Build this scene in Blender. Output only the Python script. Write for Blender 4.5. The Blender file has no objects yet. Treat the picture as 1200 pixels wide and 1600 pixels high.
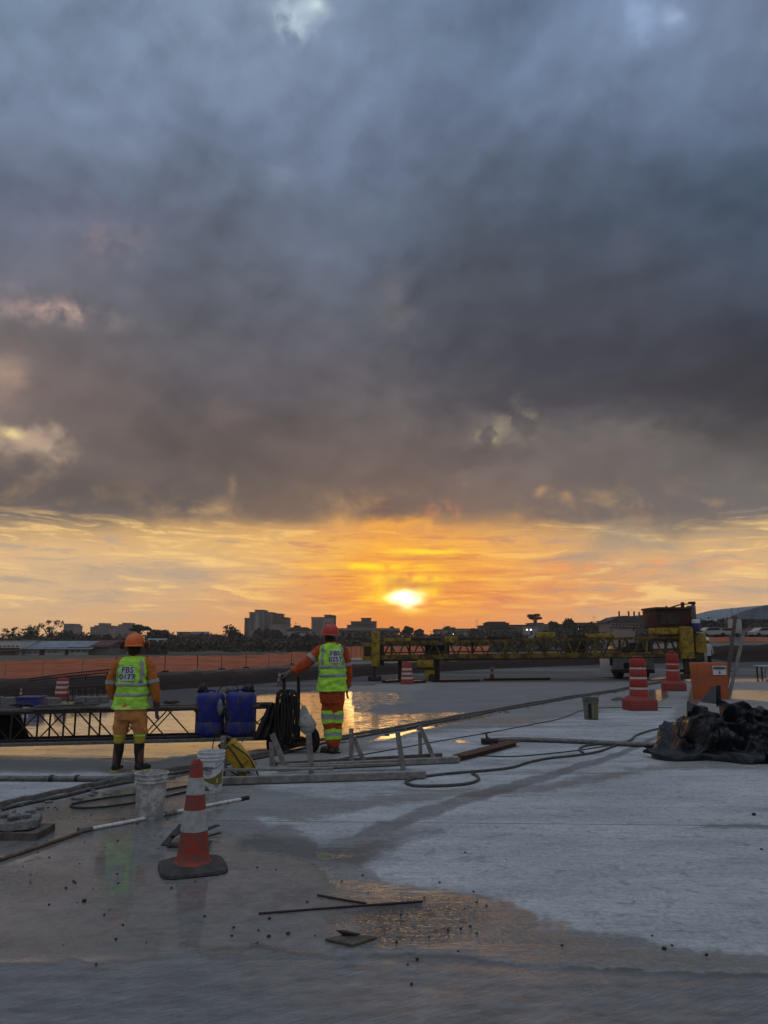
import bpy, bmesh, math, random
import numpy as np
from mathutils import Vector, Matrix, noise as mnoise
rnd = random.Random(7)
sc = bpy.context.scene
# ------------------------------------------------------------ camera
F = 1180.0; PITCH = math.atan(200.0/F); EYE = 1.6
cam = bpy.data.cameras.new('camera'); camo = bpy.data.objects.new('camera', cam)
sc.collection.objects.link(camo); sc.camera = camo
cam.sensor_fit = 'VERTICAL'; cam.sensor_height = 36; cam.sensor_width = 27
cam.lens = F/1600*36; cam.clip_start = 0.05; cam.clip_end = 20000
camo.location = (0, 0, EYE); camo.rotation_euler = (math.pi/2+PITCH, 0, 0)
CP, SP = math.cos(PITCH), math.sin(PITCH)
def ray(px, py):
    a = (px-600)/F; b = (800-py)/F
    return Vector((a, CP-b*SP, SP+b*CP))
def P(px, py, z=0.0):                 # photo point on the level z -> world
    d = ray(px, py); t = (z-EYE)/d.z
    return Vector((0, 0, EYE))+d*t
def D(px, py, y):                     # photo point at distance y -> world
    d = ray(px, py); t = y/d.y
    return Vector((0, 0, EYE))+d*t
def lin(c):
    return tuple((x/255/12.92 if x/255 <= .04045 else ((x/255+.055)/1.055)**2.4) for x in c)
# ------------------------------------------------------------ sky
SUN_D = ray(638, 936).normalized()
SUN_EL = math.asin(SUN_D.z); SUN_AZ = math.atan2(SUN_D.x, SUN_D.y)
sc.view_settings.view_transform = 'Standard'; sc.view_settings.look = 'None'
sc.view_settings.exposure = 0; sc.view_settings.gamma = 1; sc.view_settings.use_curve_mapping = False
W = bpy.data.worlds.new('World'); sc.world = W; W.use_nodes = True
nt = W.node_tree; nt.nodes.clear()
class NB:                              # tiny node builder
    def __init__(s, nt): s.nt = nt
    def n(s, t, **k):
        x = s.nt.nodes.new(t)
        for a, b in k.items(): setattr(x, a, b)
        return x
    def put(s, sock, v):
        if isinstance(v, bpy.types.NodeSocket): s.nt.links.new(v, sock)
        elif v is not None: sock.default_value = v
    def m(s, op, a, b=None, c=None, clamp=False):
        x = s.n('ShaderNodeMath', operation=op, use_clamp=clamp)
        s.put(x.inputs[0], a)
        if b is not None: s.put(x.inputs[1], b)
        if c is not None: s.put(x.inputs[2], c)
        return x.outputs[0]
    def xyz(s, x=0., y=0., z=0.):
        c = s.n('ShaderNodeCombineXYZ')
        for i, v in enumerate((x, y, z)): s.put(c.inputs[i], v)
        return c.outputs[0]
    def noise(s, vec, scale, detail=4, rough=.5, dist=0., out='Fac', typ='FBM'):
        x = s.n('ShaderNodeTexNoise'); x.noise_dimensions = '3D'
        try: x.noise_type = typ
        except Exception: pass
        if vec is not None: s.put(x.inputs['Vector'], vec)
        s.put(x.inputs['Scale'], scale); s.put(x.inputs['Detail'], detail)
        s.put(x.inputs['Roughness'], rough); s.put(x.inputs['Distortion'], dist)
        return x.outputs[out]
    def ss(s, v, a, b, lo=0., hi=1.):
        x = s.n('ShaderNodeMapRange', interpolation_type='SMOOTHSTEP')
        s.put(x.inputs[0], v); s.put(x.inputs[1], a); s.put(x.inputs[2], b); s.put(x.inputs[3], lo); s.put(x.inputs[4], hi)
        return x.outputs[0]
    def lr(s, v, a, b, lo=0., hi=1.):
        x = s.n('ShaderNodeMapRange'); x.clamp = True
        s.put(x.inputs[0], v); s.put(x.inputs[1], a); s.put(x.inputs[2], b); s.put(x.inputs[3], lo); s.put(x.inputs[4], hi)
        return x.outputs[0]
    def mix(s, f, a, b, mode='MIX'):
        x = s.n('ShaderNodeMix', data_type='RGBA', blend_type=mode); x.clamp_factor = True
        s.put(x.inputs[0], f)
        for k, v in ((6, a), (7, b)):
            if isinstance(v, (tuple, list)): v = tuple(v)[:3]+(1,)
            s.put(x.inputs[k], v)
        return x.outputs[2]
    def vm(s, op, a, b=None):
        x = s.n('ShaderNodeVectorMath', operation=op); s.put(x.inputs[0], a)
        if b is not None: s.put(x.inputs[1], b)
        return x.outputs[0]
    def gray(s, v):
        return s.xyz(v, v, v)
B = NB(nt)
tc = B.n('ShaderNodeTexCoord'); sep = B.n('ShaderNodeSeparateXYZ'); nt.links.new(tc.outputs['Generated'], sep.inputs[0])
X, Y, Z = sep.outputs
DEG = 180/math.pi
az = B.m('MULTIPLY', B.m('ARCTAN2', X, Y), DEG)
el = B.m('MULTIPLY', B.m('ARCSINE', Z), DEG)
PX = [0, 200, 400, 600, 800, 1000, 1200]
T = {
0:   [(122,142,165),(128,146,174),(138,156,180),(112,132,155),(100,118,145),(112,132,162),(115,130,155)],
80:  [(112,130,152),(124,142,166),(122,138,162),(108,125,150),(98,116,142),(115,132,158),(110,127,152)],
160: [(122,136,162),(110,126,148),(112,128,152),(110,124,148),(97,111,136),(104,120,145),(92,110,135)],
240: [(110,122,145),(108,120,142),(106,120,144),(100,113,136),(90,102,122),(86,102,125),(78,96,118)],
320: [(110,114,137),(100,108,126),(98,108,126),(92,104,124),(82,92,108),(70,82,100),(72,86,105)],
400: [(106,110,126),(106,108,118),(94,100,114),(88,98,114),(75,80,92),(68,76,92),(68,80,98)],
480: [(116,110,112),(104,104,112),(98,102,113),(92,97,108),(72,76,86),(70,72,80),(64,74,90)],
560: [(128,112,108),(98,93,97),(94,91,98),(98,96,104),(68,70,78),(62,62,72),(60,60,68)],
620: [(120,106,101),(93,86,87),(94,88,92),(104,98,100),(78,76,82),(70,68,74),(56,55,62)],
660: [(122,108,102),(94,86,85),(98,88,86),(106,97,96),(104,98,98),(98,94,94),(66,64,68)],
710: [(110,98,92),(98,88,85),(104,92,88),(108,95,90),(120,110,106),(112,105,101),(92,88,88)],
760: [(102,92,88),(94,86,83),(112,98,90),(116,96,86),(122,106,98),(110,101,97),(108,104,102)],
798: [(108,97,92),(96,88,84),(130,112,98),(116,92,80),(132,110,95),(106,97,95),(106,101,99)],
822: [(185,152,112),(200,160,105),(225,172,100),(232,155,72),(228,168,90),(160,140,118),(185,155,112)],
845: [(218,178,126),(218,176,120),(232,182,105),(245,172,62),(238,176,85),(200,162,118),(222,178,118)],
880: [(222,182,134),(205,172,132),(215,174,120),(242,160,48),(232,162,82),(205,160,118),(214,176,130)],
920: [(214,178,135),(205,170,130),(218,168,112),(240,150,48),(232,148,76),(228,162,98),(212,175,135)],
955: [(210,170,125),(208,165,120),(220,158,102),(232,138,62),(224,150,92),(215,165,118),(210,170,125)],
1000:[(205,160,115),(205,158,110),(215,150,95),(222,132,70),(214,142,88),(208,157,110),(204,164,120)],
}
RY = sorted(T); TAB = np.array([[lin(c) for c in T[r]] for r in RY])
def samp(px, py):
    px = min(max(px, 0), 1200); py = min(max(py, 0), 1000)
    i = min(int(px/200), 5); u = px/200-i; u = u*u*(3-2*u)*.5+u*.5
    j = max(k for k in range(len(RY)) if RY[k] <= py); j = min(j, len(RY)-2)
    v = (py-RY[j])/(RY[j+1]-RY[j])
    return (TAB[j, i]*(1-u)+TAB[j, i+1]*u)*(1-v)+(TAB[j+1, i]*(1-u)+TAB[j+1, i+1]*u)*v
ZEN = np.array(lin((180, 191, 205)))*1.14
# domain warp, fading towards the horizon
P0 = B.xyz(B.m('MULTIPLY', az, .06), B.m('MULTIPLY', el, .085), 0.)
wn = B.noise(P0, 1.6, 4.5, .5, 0., 'Color'); ws = B.n('ShaderNodeSeparateXYZ'); nt.links.new(wn, ws.inputs[0])
P1 = B.xyz(B.m('MULTIPLY', az, .06), B.m('MULTIPLY', el, .10), 5.)
wn2 = B.noise(P1, 6., 5, .55, .0, 'Color'); ws2 = B.n('ShaderNodeSeparateXYZ'); nt.links.new(wn2, ws2.inputs[0])
ampE = B.lr(el, 9., 24., .7, 6.)
ampA = B.lr(el, 3., 22., 1.5, 7.)
amp2 = B.lr(el, 9., 15., .55, 1.4)
el2 = B.m('ADD', B.m('ADD', el, B.m('MULTIPLY', B.m('SUBTRACT', ws.outputs[0], .5), ampE)), B.m('MULTIPLY', B.m('SUBTRACT', ws2.outputs[0], .5), amp2))
az2 = B.m('ADD', B.m('ADD', az, B.m('MULTIPLY', B.m('SUBTRACT', ws.outputs[1], .5), ampA)), B.m('MULTIPLY', B.m('SUBTRACT', ws2.outputs[1], .5), amp2))
ELN = [0, 1.5, 2.8, 4.2, 5.6, 6.8, 7.8, 8.7, 9.3, 10., 11.2, 13, 15.5, 18, 21, 25, 30, 35, 40, 46]
AZN = [-32, -24, -16, -8, 0, 8, 16, 24, 32]
el2 = B.m('ADD', el2, .35)
elN = B.m('DIVIDE', el2, 60.)
prev = None
for i, a in enumerate(AZN):
    cr = B.n('ShaderNodeValToRGB'); r = cr.color_ramp; r.interpolation = 'EASE' if False else 'LINEAR'
    pts = []
    for e in ELN:
        ae, aa = math.radians(e), math.radians(a)
        d = Vector((math.sin(aa)*math.cos(ae), math.cos(aa)*math.cos(ae), math.sin(ae)))
        f = d.y*CP+d.z*SP; u = -d.y*SP+d.z*CP
        pts.append((e/60., samp(600+F*d.x/f, 800-F*u/f)))
    while len(r.elements) > 1: r.elements.remove(r.elements[-1])
    r.elements[0].position = pts[0][0]; r.elements[0].color = (*pts[0][1], 1)
    for p, c in pts[1:]:
        q = r.elements.new(p); q.color = (*c, 1)
    nt.links.new(elN, cr.inputs[0])
    prev = cr.outputs[0] if prev is None else B.mix(B.lr(az2, AZN[i-1], a), prev, cr.outputs[0])
col = prev
# cloud body relief: light comes from low in front, soft billows
azb = B.m('ADD', B.m('MULTIPLY', az, .6), B.m('MULTIPLY', az2, .4)); elb = B.m('ADD', B.m('MULTIPLY', el, .6), B.m('MULTIPLY', el2, .4))
PB = B.xyz(B.m('MULTIPLY', azb, .062), B.m('MULTIPLY', elb, .074), 2.)
PBo = B.vm('ADD', PB, (.02, -.075, 0.))
na = B.noise(PB, 1.75, 6, .47, .0); nb = B.noise(PBo, 1.75, 6, .47, .0)
rel = B.m('SUBTRACT', na, nb)
hi = B.ss(el, 9.2, 13.)
rel = B.m('MULTIPLY', rel, B.m('MULTIPLY', hi, 1.45))
nl = B.m('MULTIPLY', B.m('SUBTRACT', B.noise(PB, 1.5, 2, .5, .0), .5), B.m('MULTIPLY', hi, 1.0))
nf2 = B.noise(PB, 5.5, 5, .56, .0)
nf = B.m('MULTIPLY', B.m('SUBTRACT', nf2, .5), B.m('MULTIPLY', hi, .22))
k = B.m('ADD', 1.02, B.m('ADD', B.m('ADD', rel, nl), nf))
col = B.mix(1., col, B.gray(k), 'MULTIPLY')
# thin streaks of cloud in the clear band
PS = B.xyz(B.m('MULTIPLY', az, .075), B.m('MULTIPLY', B.m('ADD', B.m('ADD', el, B.m('MULTIPLY', az, .03)), B.m('MULTIPLY', B.m('SUBTRACT', ws.outputs[0], .5), 1.2)), .55), 9.)
st = B.noise(PS, 2.2, 8, .66, .55)
PS2 = B.xyz(B.m('MULTIPLY', az, .05), B.m('MULTIPLY', el, .75), 4.)
st2 = B.noise(PS2, 5.5, 6, .64, .7)
band = B.m('MULTIPLY', B.ss(el, .8, 3.2), B.m('SUBTRACT', 1., B.ss(el2, 8.2, 9.6)))
ds = B.m('SQRT', B.m('ADD', B.m('POWER', B.m('SUBTRACT', az, SUN_AZ*DEG), 2.), B.m('POWER', B.m('MULTIPLY', B.m('SUBTRACT', el, SUN_EL*DEG+1.2), 2.2), 2.)))
near = B.m('SUBTRACT', 1., B.ss(ds, 2., 17.))
litc = B.mix(near, lin((250, 205, 130)), (1.0, .50, .035, 1))
drkc = B.mix(near, lin((186, 160, 134)), lin((222, 116, 50)))
f1 = B.m('MULTIPLY', B.ss(st, .50, .64), B.m('MULTIPLY', band, .85))
f2 = B.m('MULTIPLY', B.m('SUBTRACT', 1., B.ss(st, .37, .47)), B.m('MULTIPLY', band, .85))
col = B.mix(f2, col, drkc); col = B.mix(f1, col, litc)
near2 = B.m('SUBTRACT', 1., B.ss(ds, 2., 11.))
f3 = B.m('MULTIPLY', B.ss(st2, .52, .66), B.m('MULTIPLY', B.m('MULTIPLY', band, near2), .9))
col = B.mix(f3, col, (1.3, .70, .02, 1))
f4 = B.m('MULTIPLY', B.m('SUBTRACT', 1., B.ss(st2, .36, .46)), B.m('MULTIPLY', B.m('MULTIPLY', band, near), .65))
col = B.mix(f4, col, lin((206, 118, 66)))
# broken, sunlit rags along the underside of the cloud deck
rag = B.m('MULTIPLY', B.m('MULTIPLY', B.ss(el2, 7.6, 8.8), B.m('SUBTRACT', 1., B.ss(el2, 9.6, 12.))), B.ss(st2, .47, .62))
ragn = B.noise(PB, 4.2, 7, .62, .4)
rag2 = B.m('MULTIPLY', B.m('MULTIPLY', B.ss(el, 7.0, 8.4), B.m('SUBTRACT', 1., B.ss(el, 9.4, 12.))), B.ss(ragn, .46, .78))
col = B.mix(B.m('MULTIPLY', rag2, .45), col, B.mix(near, lin((236, 188, 118)), lin((250, 168, 70))))
rag3 = B.m('MULTIPLY', B.m('MULTIPLY', B.ss(el, 6.0, 7.6), B.m('SUBTRACT', 1., B.ss(el, 8.6, 10.))), B.m('SUBTRACT', 1., B.ss(ragn, .25, .5)))
col = B.mix(B.m('MULTIPLY', rag3, .35), col, B.mix(near, lin((150, 134, 118)), lin((176, 112, 72))))
# local lights and darks of this sky: (px, py, half width px, half height px, colour, gain)
def spot(px, py, wx, wy, c, g, warp=1., thr=0.):
    global col
    d = ray(px, py).normalized(); a0 = math.atan2(d.x, d.y)*DEG; e0 = math.asin(d.z)*DEG
    pe = e0+SP*0; k = DEG/F*math.cos(math.radians(abs(e0-PITCH*DEG)))**1
    sa, se = wx*k/max(math.cos(math.radians(e0)), .5), wy*k
    aa = B.m('ADD', az, B.m('MULTIPLY', B.m('SUBTRACT', ws2.outputs[1], .5), warp*sa*2.2)); ee = B.m('ADD', el, B.m('MULTIPLY', B.m('SUBTRACT', ws2.outputs[0], .5), warp*se*2.2))
    q = B.m('ADD', B.m('POWER', B.m('DIVIDE', B.m('SUBTRACT', aa, a0), sa), 2.), B.m('POWER', B.m('DIVIDE', B.m('SUBTRACT', ee, e0), se), 2.))
    f = B.m('MULTIPLY', B.m('EXPONENT', B.m('MULTIPLY', q, -1.)), g)
    if thr: f = B.m('MULTIPLY', f, B.ss(nf2, thr, thr+.18))
    col = B.mix(f, col, c if len(c) == 4 else lin(c))
for a in [(70,486,75,20,(176,150,142),.6,1.2,.40),(105,488,30,8,(225,190,170),.6,1.5,.4),(5,585,22,28,(190,158,136),.55,1.2,.0),(30,690,50,32,(196,168,145),.85,1.3,.42),
          (14,676,14,8,(250,225,150),.8,1.5,.4),(180,375,60,26,(140,124,128),.6,1.3,.42),(462,30,26,26,(196,215,226),.8,1.4,.38),(492,8,16,12,(220,236,238),.8,1.,0.),(440,10,60,16,(160,180,202),.4,1.,0.),
          (1002,20,16,26,(150,172,208),.7,1.3,.3),(1048,28,20,10,(160,180,212),.7,1.3,.3),(440,268,26,26,(128,142,164),.5,1.,0.),(612,470,26,50,(118,114,118),.5,1.2,.0),
          (990,390,34,36,(88,92,108),.6,1.,0.),(350,650,30,22,(120,106,102),.6,1.2,0.),(300,760,70,26,(130,112,100),.35,1.4,.42),
          (800,665,38,28,(150,138,122),.8,1.3,.38),(768,682,14,12,(225,205,140),.8,1.6,.4),(815,652,20,7,(205,175,140),.6,1.5,.4),(960,690,130,36,(126,116,110),.45,1.,.0),(1120,610,120,60,(58,58,66),.55,1.2,0.),(850,560,170,75,(62,62,72),.5,1.3,0.),(180,770,170,26,(92,84,82),.6,1.2,0.),
          (735,710,50,20,(98,86,84),.8,1.2,0.),(905,735,36,28,(108,98,94),.8,1.,0.),(845,768,12,6,(205,160,115),.5,2.,.35),(882,778,10,7,(200,155,110),.5,1.9,.35),(732,745,12,16,(170,135,112),.4,1.9,.42),
          (395,770,40,30,(104,92,86),.85,.9,0.),(363,757,6,14,(205,168,128),.3,1.5,.4),(320,796,44,9,(214,172,116),.45,1.8,.45),(440,795,60,22,(120,98,84),.7,1.1,0.),
          (930,805,110,16,(108,98,94),.8,1.1,0.),(1080,818,70,16,(112,104,100),.7,1.1,0.),(965,835,28,18,(150,138,120),.75,1.2,.0),(1000,850,50,14,(160,144,124),.7,1.3,.0),
          (920,872,36,14,(172,148,124),.8,1.2,0.),(1080,885,20,10,(176,152,128),.6,1.2,0.),(180,898,130,10,(182,158,132),.55,1.,0.),(900,888,180,7,(250,150,80),.6,2.2,.42),(760,925,150,12,(244,140,62),.5,2.,.42),
          (640,820,90,10,(250,175,70),.7,1.8,.4),(700,800,30,14,(226,140,90),.6,1.5,.42)]:
    spot(*a)
# glow and disc of the sun behind broken cloud
spot(640, 915, 170, 56, (.95, .31, .035, 1), .42, .7)
spot(640, 905, 85, 36, (1.0, .40, .02, 1), .5, 1.5, .40)
spot(640, 918, 44, 26, (1.2, .75, .0, 1), .85, 1.6, .40)
spot(600, 886, 70, 5, (1.2, .85, .0, 1), .9, 1.2, .32); spot(668, 862, 50, 5, (1.2, .8, .02, 1), .85, 1.2, .32); spot(640, 905, 46, 6, (1.2, .9, .03, 1), .8, 1.4, .38)
spot(638, 936, 32, 15, (1.3, .85, .02, 1), .9, 1.6)
spot(638, 936, 18, 10, (4., 3.5, 2.2, 1), .97, .9)
spot(660, 947, 17, 4.5, lin((240, 140, 50))+(1,), .85, 1.3)
spot(612, 950, 14, 4, lin((245, 160, 50))+(1,), .8, 1.3)
spot(655, 916, 34, 5, lin((214, 140, 62))+(1,), .85, 1.2); spot(625, 908, 18, 6, lin((214, 145, 70))+(1,), .8, 1.1)
spot(660, 872, 42, 5, lin((226, 150, 62))+(1,), .85, 1.1)
# clearer, brighter sky overhead and behind
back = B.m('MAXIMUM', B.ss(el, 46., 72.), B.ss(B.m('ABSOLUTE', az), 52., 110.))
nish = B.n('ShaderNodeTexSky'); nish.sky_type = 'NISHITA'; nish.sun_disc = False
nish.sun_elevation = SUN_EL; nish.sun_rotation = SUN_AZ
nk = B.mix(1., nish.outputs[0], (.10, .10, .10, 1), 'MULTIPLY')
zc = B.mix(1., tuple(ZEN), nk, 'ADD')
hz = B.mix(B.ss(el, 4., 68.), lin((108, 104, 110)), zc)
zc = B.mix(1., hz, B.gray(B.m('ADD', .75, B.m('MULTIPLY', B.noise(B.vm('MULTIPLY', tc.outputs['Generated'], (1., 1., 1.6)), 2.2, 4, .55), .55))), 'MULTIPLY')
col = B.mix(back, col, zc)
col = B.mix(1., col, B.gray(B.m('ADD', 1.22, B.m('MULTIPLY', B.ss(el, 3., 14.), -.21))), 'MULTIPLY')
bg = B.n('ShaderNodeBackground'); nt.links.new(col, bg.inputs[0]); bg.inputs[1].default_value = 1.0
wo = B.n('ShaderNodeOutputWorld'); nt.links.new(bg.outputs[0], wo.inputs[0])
W.cycles.sampling_method = 'MANUAL'; W.cycles.sample_map_resolution = 512
# ------------------------------------------------------------ sun, low and veiled by cloud
sl = bpy.data.lights.new('sun', 'SUN'); sl.energy = .10; sl.angle = math.radians(10); sl.color = (1, .55, .2)
so = bpy.data.objects.new('sun', sl); sc.collection.objects.link(so)
so.rotation_euler = (-SUN_D).to_track_quat('-Z', 'Y').to_euler(); so.location = (0, 0, 30)
# ------------------------------------------------------------ tools
COL = sc.collection
def catmull(pts, n=6):
    pts = [Vector(p) for p in pts]
    if len(pts) < 3: 
        return [pts[0].lerp(pts[-1], i/n) for i in range(n+1)] if len(pts) == 2 else pts
    out = []
    q = [2*pts[0]-pts[1]]+pts+[2*pts[-1]-pts[-2]]
    for i in range(1, len(q)-2):
        p0, p1, p2, p3 = q[i-1:i+3]
        for k in range(n):
            t = k/n
            out.append(.5*((2*p1)+(p2-p0)*t+(2*p0-5*p1+4*p2-p3)*t*t+(3*p1-p0-3*p2+p3)*t**3))
    out.append(pts[-1]); return out
class MB:
    def __init__(s): s.v = []; s.f = []; s.mi = []; s.m = 0
    def add(s, vs, fs):
        o = len(s.v); s.v += [tuple(v) for v in vs]
        for f in fs: s.f.append(tuple(i+o for i in f)); s.mi.append(s.m)
    def box(s, c, d, rot=None, bev=0.0):
        c = Vector(c); x, y, z = d[0]/2, d[1]/2, d[2]/2
        b = min(bev, x*.9, y*.9, z*.9)
        R = rot if rot is not None else Matrix.Identity(3)
        if b <= 0:
            vs = [(i*x, j*y, k*z) for i in (-1, 1) for j in (-1, 1) for k in (-1, 1)]
            fs = [(0,1,3,2), (4,6,7,5), (0,4,5,1), (2,3,7,6), (0,2,6,4), (1,5,7,3)]
        else:
            bm = bmesh.new(); bmesh.ops.create_cube(bm, size=1, matrix=Matrix.Diagonal((2*x, 2*y, 2*z, 1)))
            bmesh.ops.bevel(bm, geom=bm.edges[:], offset=b, segments=2, affect='EDGES', profile=.6)
            bm.verts.index_update(); vs = [v.co[:] for v in bm.verts]; fs = [[v.index for v in f.verts] for f in bm.faces]; bm.free()
        s.add([c+R@Vector(v) for v in vs], fs); return s
    def beam(s, a, b, w, h, up=(0, 0, 1), bev=0.0, jit=0):
        a = Vector(a); b = Vector(b); d = (b-a); L = d.length; z = d.normalized()
        x = Vector(up).cross(z)
        if x.length < 1e-4: x = Vector((1, 0, 0))
        x.normalize(); y = z.cross(x)
        return s.box((a+b)/2, (w, h, L), Matrix((x, y, z)).transposed(), bev)
    def tube(s, pts, r, n=8, cap=True, flat=1.0, smooth=0):
        pts = catmull(pts, smooth) if smooth else [Vector(p) for p in pts]
        k = len(pts); rr = r if isinstance(r, (list, tuple)) else [r]*k
        if len(rr) != k:
            rr = [rr[min(int(i/(k-1)*(len(rr)-1)), len(rr)-2)]*(1-((i/(k-1)*(len(rr)-1))-min(int(i/(k-1)*(len(rr)-1)), len(rr)-2)))+rr[min(int(i/(k-1)*(len(rr)-1)), len(rr)-2)+1]*((i/(k-1)*(len(rr)-1))-min(int(i/(k-1)*(len(rr)-1)), len(rr)-2)) for i in range(k)]
        vs = []; fs = []
        t0 = (pts[1]-pts[0]).normalized(); x = t0.orthogonal().normalized()
        for i, p in enumerate(pts):
            t = (pts[min(i+1, k-1)]-pts[max(i-1, 0)]).normalized()
            x = (x-t*x.dot(t)).normalized(); y = t.cross(x)
            for j in range(n):
                a = 2*math.pi*j/n; o = x*math.cos(a)*rr[i]+y*math.sin(a)*rr[i]
                o.z *= flat; vs.append(p+o)
        for i in range(k-1):
            for j in range(n):
                a = i*n+j; b = i*n+(j+1) % n; fs.append((a, b, b+n, a+n))
        if cap: fs.append(tuple(range(n-1, -1, -1))); fs.append(tuple((k-1)*n+j for j in range(n)))
        s.add(vs, fs); return s
    def lathe(s, c, prof, n=24, sx=1, sy=1, cap=True, rot=None, pw=2.0):
        c = Vector(c); vs = []; fs = []; R = rot if rot is not None else Matrix.Identity(3)
        for r, z in prof:
            for j in range(n):
                a = 2*math.pi*j/n; ca, sa = math.cos(a), math.sin(a)
                if pw != 2: 
                    q = (abs(ca)**pw+abs(sa)**pw)**(-1/pw); ca *= q; sa *= q
                vs.append(c+R@Vector((ca*r*sx, sa*r*sy, z)))
        k = len(prof)
        for i in range(k-1):
            for j in range(n):
                a = i*n+j; b = i*n+(j+1) % n; fs.append((a, b, b+n, a+n))
        if cap: fs.append(tuple(range(n-1, -1, -1))); fs.append(tuple((k-1)*n+j for j in range(n)))
        s.add(vs, fs); return s
    def loft(s, rings, n=20, cap=True, fold=0, seed=0, sub=4):
        # rings: (x, y, z, rx, ry, yaw, power)
        rings = [tuple(r)+(0,)*(6-len(r)) if len(r) < 6 else r for r in rings]; rings = [tuple(r)+(2.3,) if len(r) < 7 else r for r in rings]
        if sub > 1:
            A = np.array(rings, float); k = len(A); out = []
            q = np.vstack([2*A[0]-A[1], A, 2*A[-1]-A[-2]])
            for i in range(1, k):
                p0, p1, p2, p3 = q[i-1], q[i], q[i+1], q[min(i+2, k+1)]
                for m in range(sub):
                    t = m/sub; out.append(.5*(2*p1+(p2-p0)*t+(2*p0-5*p1+4*p2-p3)*t*t+(3*p1-p0-3*p2+p3)*t**3))
            out.append(A[-1]); rings = out
        vs = []; fs = []; k = len(rings)
        C = [Vector(r[:3]) for r in rings]
        for i, r in enumerate(rings):
            t = (C[min(i+1, k-1)]-C[max(i-1, 0)])
            t = t.normalized() if t.length > 1e-6 else Vector((0, 0, 1))
            if abs(t.z) > .93: t = Vector((0, 0, 1 if t.z > 0 else -1))
            yv = Vector((-math.sin(r[5]), math.cos(r[5]), 0)); 
            if abs(t.dot(yv)) > .9: yv = Vector((0, 0, 1))
            xv = yv.cross(t)
            if xv.length < 1e-3: xv = Vector((1, 0, 0))
            xv.normalize(); yv = t.cross(xv)
            if t.z < 0 and abs(t.z) > .5: xv = -xv
            for j in range(n):
                a = 2*math.pi*j/n; ca, sa = math.cos(a), math.sin(a); q = (abs(ca)**r[6]+abs(sa)**r[6])**(-1/r[6])
                p = C[i]+xv*ca*q*r[3]+yv*sa*q*r[4]
                if fold:
                    d = (mnoise.fractal(Vector((p.x*9+seed, p.y*9, p.z*16)), .8, 2, 3)*fold)+math.sin(p.z*38+4*mnoise.noise(p*5+Vector((seed, 0, 0)))*2)*fold*.35
                    p += (p-C[i]).normalized()*d
                vs.append(p)
        for i in range(k-1):
            for j in range(n):
                a = i*n+j; b = i*n+(j+1) % n; fs.append((a, b, b+n, a+n))
        if cap: fs.append(tuple(range(n-1, -1, -1))); fs.append(tuple((k-1)*n+j for j in range(n)))
        s.add(vs, fs); return s
    def ball(s, c, r, n=12, m=8, sz=1, sx=1, sy=1):
        prof = [(max(r*math.sin(math.pi*i/m), r*.01), -r*math.cos(math.pi*i/m)*sz) for i in range(m+1)]
        return s.lathe(c, prof, n, sx, sy)
    def prism(s, poly, y0, y1, M=None):       # poly in (x,z), extruded along y
        k = len(poly); vs = [(x, y0, z) for x, z in poly]+[(x, y1, z) for x, z in poly]
        fs = [tuple(range(k)), tuple(range(2*k-1, k-1, -1))]+[(i, i+k, (i+1) % k+k, (i+1) % k) for i in range(k)]
        if M is not None: vs = [M@Vector(v) for v in vs]
        s.add(vs, fs); return s
    def build(s, name, mats, parent=None, smooth=False, remesh=0, fold=None, origin=None):
        me = bpy.data.meshes.new(name)
        vs = s.v
        if origin is not None: vs = [(v[0]-origin[0], v[1]-origin[1], v[2]-origin[2]) for v in vs]
        me.from_pydata(vs, [], s.f)
        if not isinstance(mats, (list, tuple)): mats = [mats]
        for m in mats: me.materials.append(m)
        me.polygons.foreach_set('material_index', s.mi)
        bm = bmesh.new(); bm.from_mesh(me); bmesh.ops.recalc_face_normals(bm, faces=bm.faces); bm.to_mesh(me); bm.free()
        if smooth is True or remesh: me.polygons.foreach_set('use_smooth', [True]*len(me.polygons))
        elif smooth:
            me.polygons.foreach_set('use_smooth', [True]*len(me.polygons))
            try: me.set_sharp_from_angle(angle=math.radians(smooth))
            except Exception: pass
        me.update()
        o = bpy.data.objects.new(name, me); COL.objects.link(o)
        if origin is not None: o.location = origin
        if parent is not None: o.parent = parent
        if remesh:
            md = o.modifiers.new('remesh', 'REMESH'); md.mode = 'VOXEL'; md.voxel_size = remesh; md.use_smooth_shade = True
            sm = o.modifiers.new('smooth', 'SMOOTH'); sm.factor = .5; sm.iterations = 3
            if fold:
                tx = bpy.data.textures.new(name, 'CLOUDS'); tx.noise_scale = fold[1]; tx.noise_depth = 3
                dm = o.modifiers.new('folds', 'DISPLACE'); dm.texture = tx; dm.strength = fold[0]; dm.mid_level = .5
        return o
def tag(o, label, cat, group=None, kind=None):
    if label: o['label'] = label
    if cat: o['category'] = cat
    if group: o['group'] = group
    if kind: o['kind'] = kind
    return o
def empty(name, loc, label, cat, group=None, rz=0.):
    o = bpy.data.objects.new(name, None); COL.objects.link(o); o.location = loc; o.rotation_euler = (0, 0, rz)
    o.empty_display_size = .1
    return tag(o, label, cat, group)
def copytree(o, parent=None):
    c = o.copy(); COL.objects.link(c); c.parent = parent
    for ch in [x for x in bpy.data.objects if x.parent == o]: copytree(ch, c)
    return c
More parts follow.
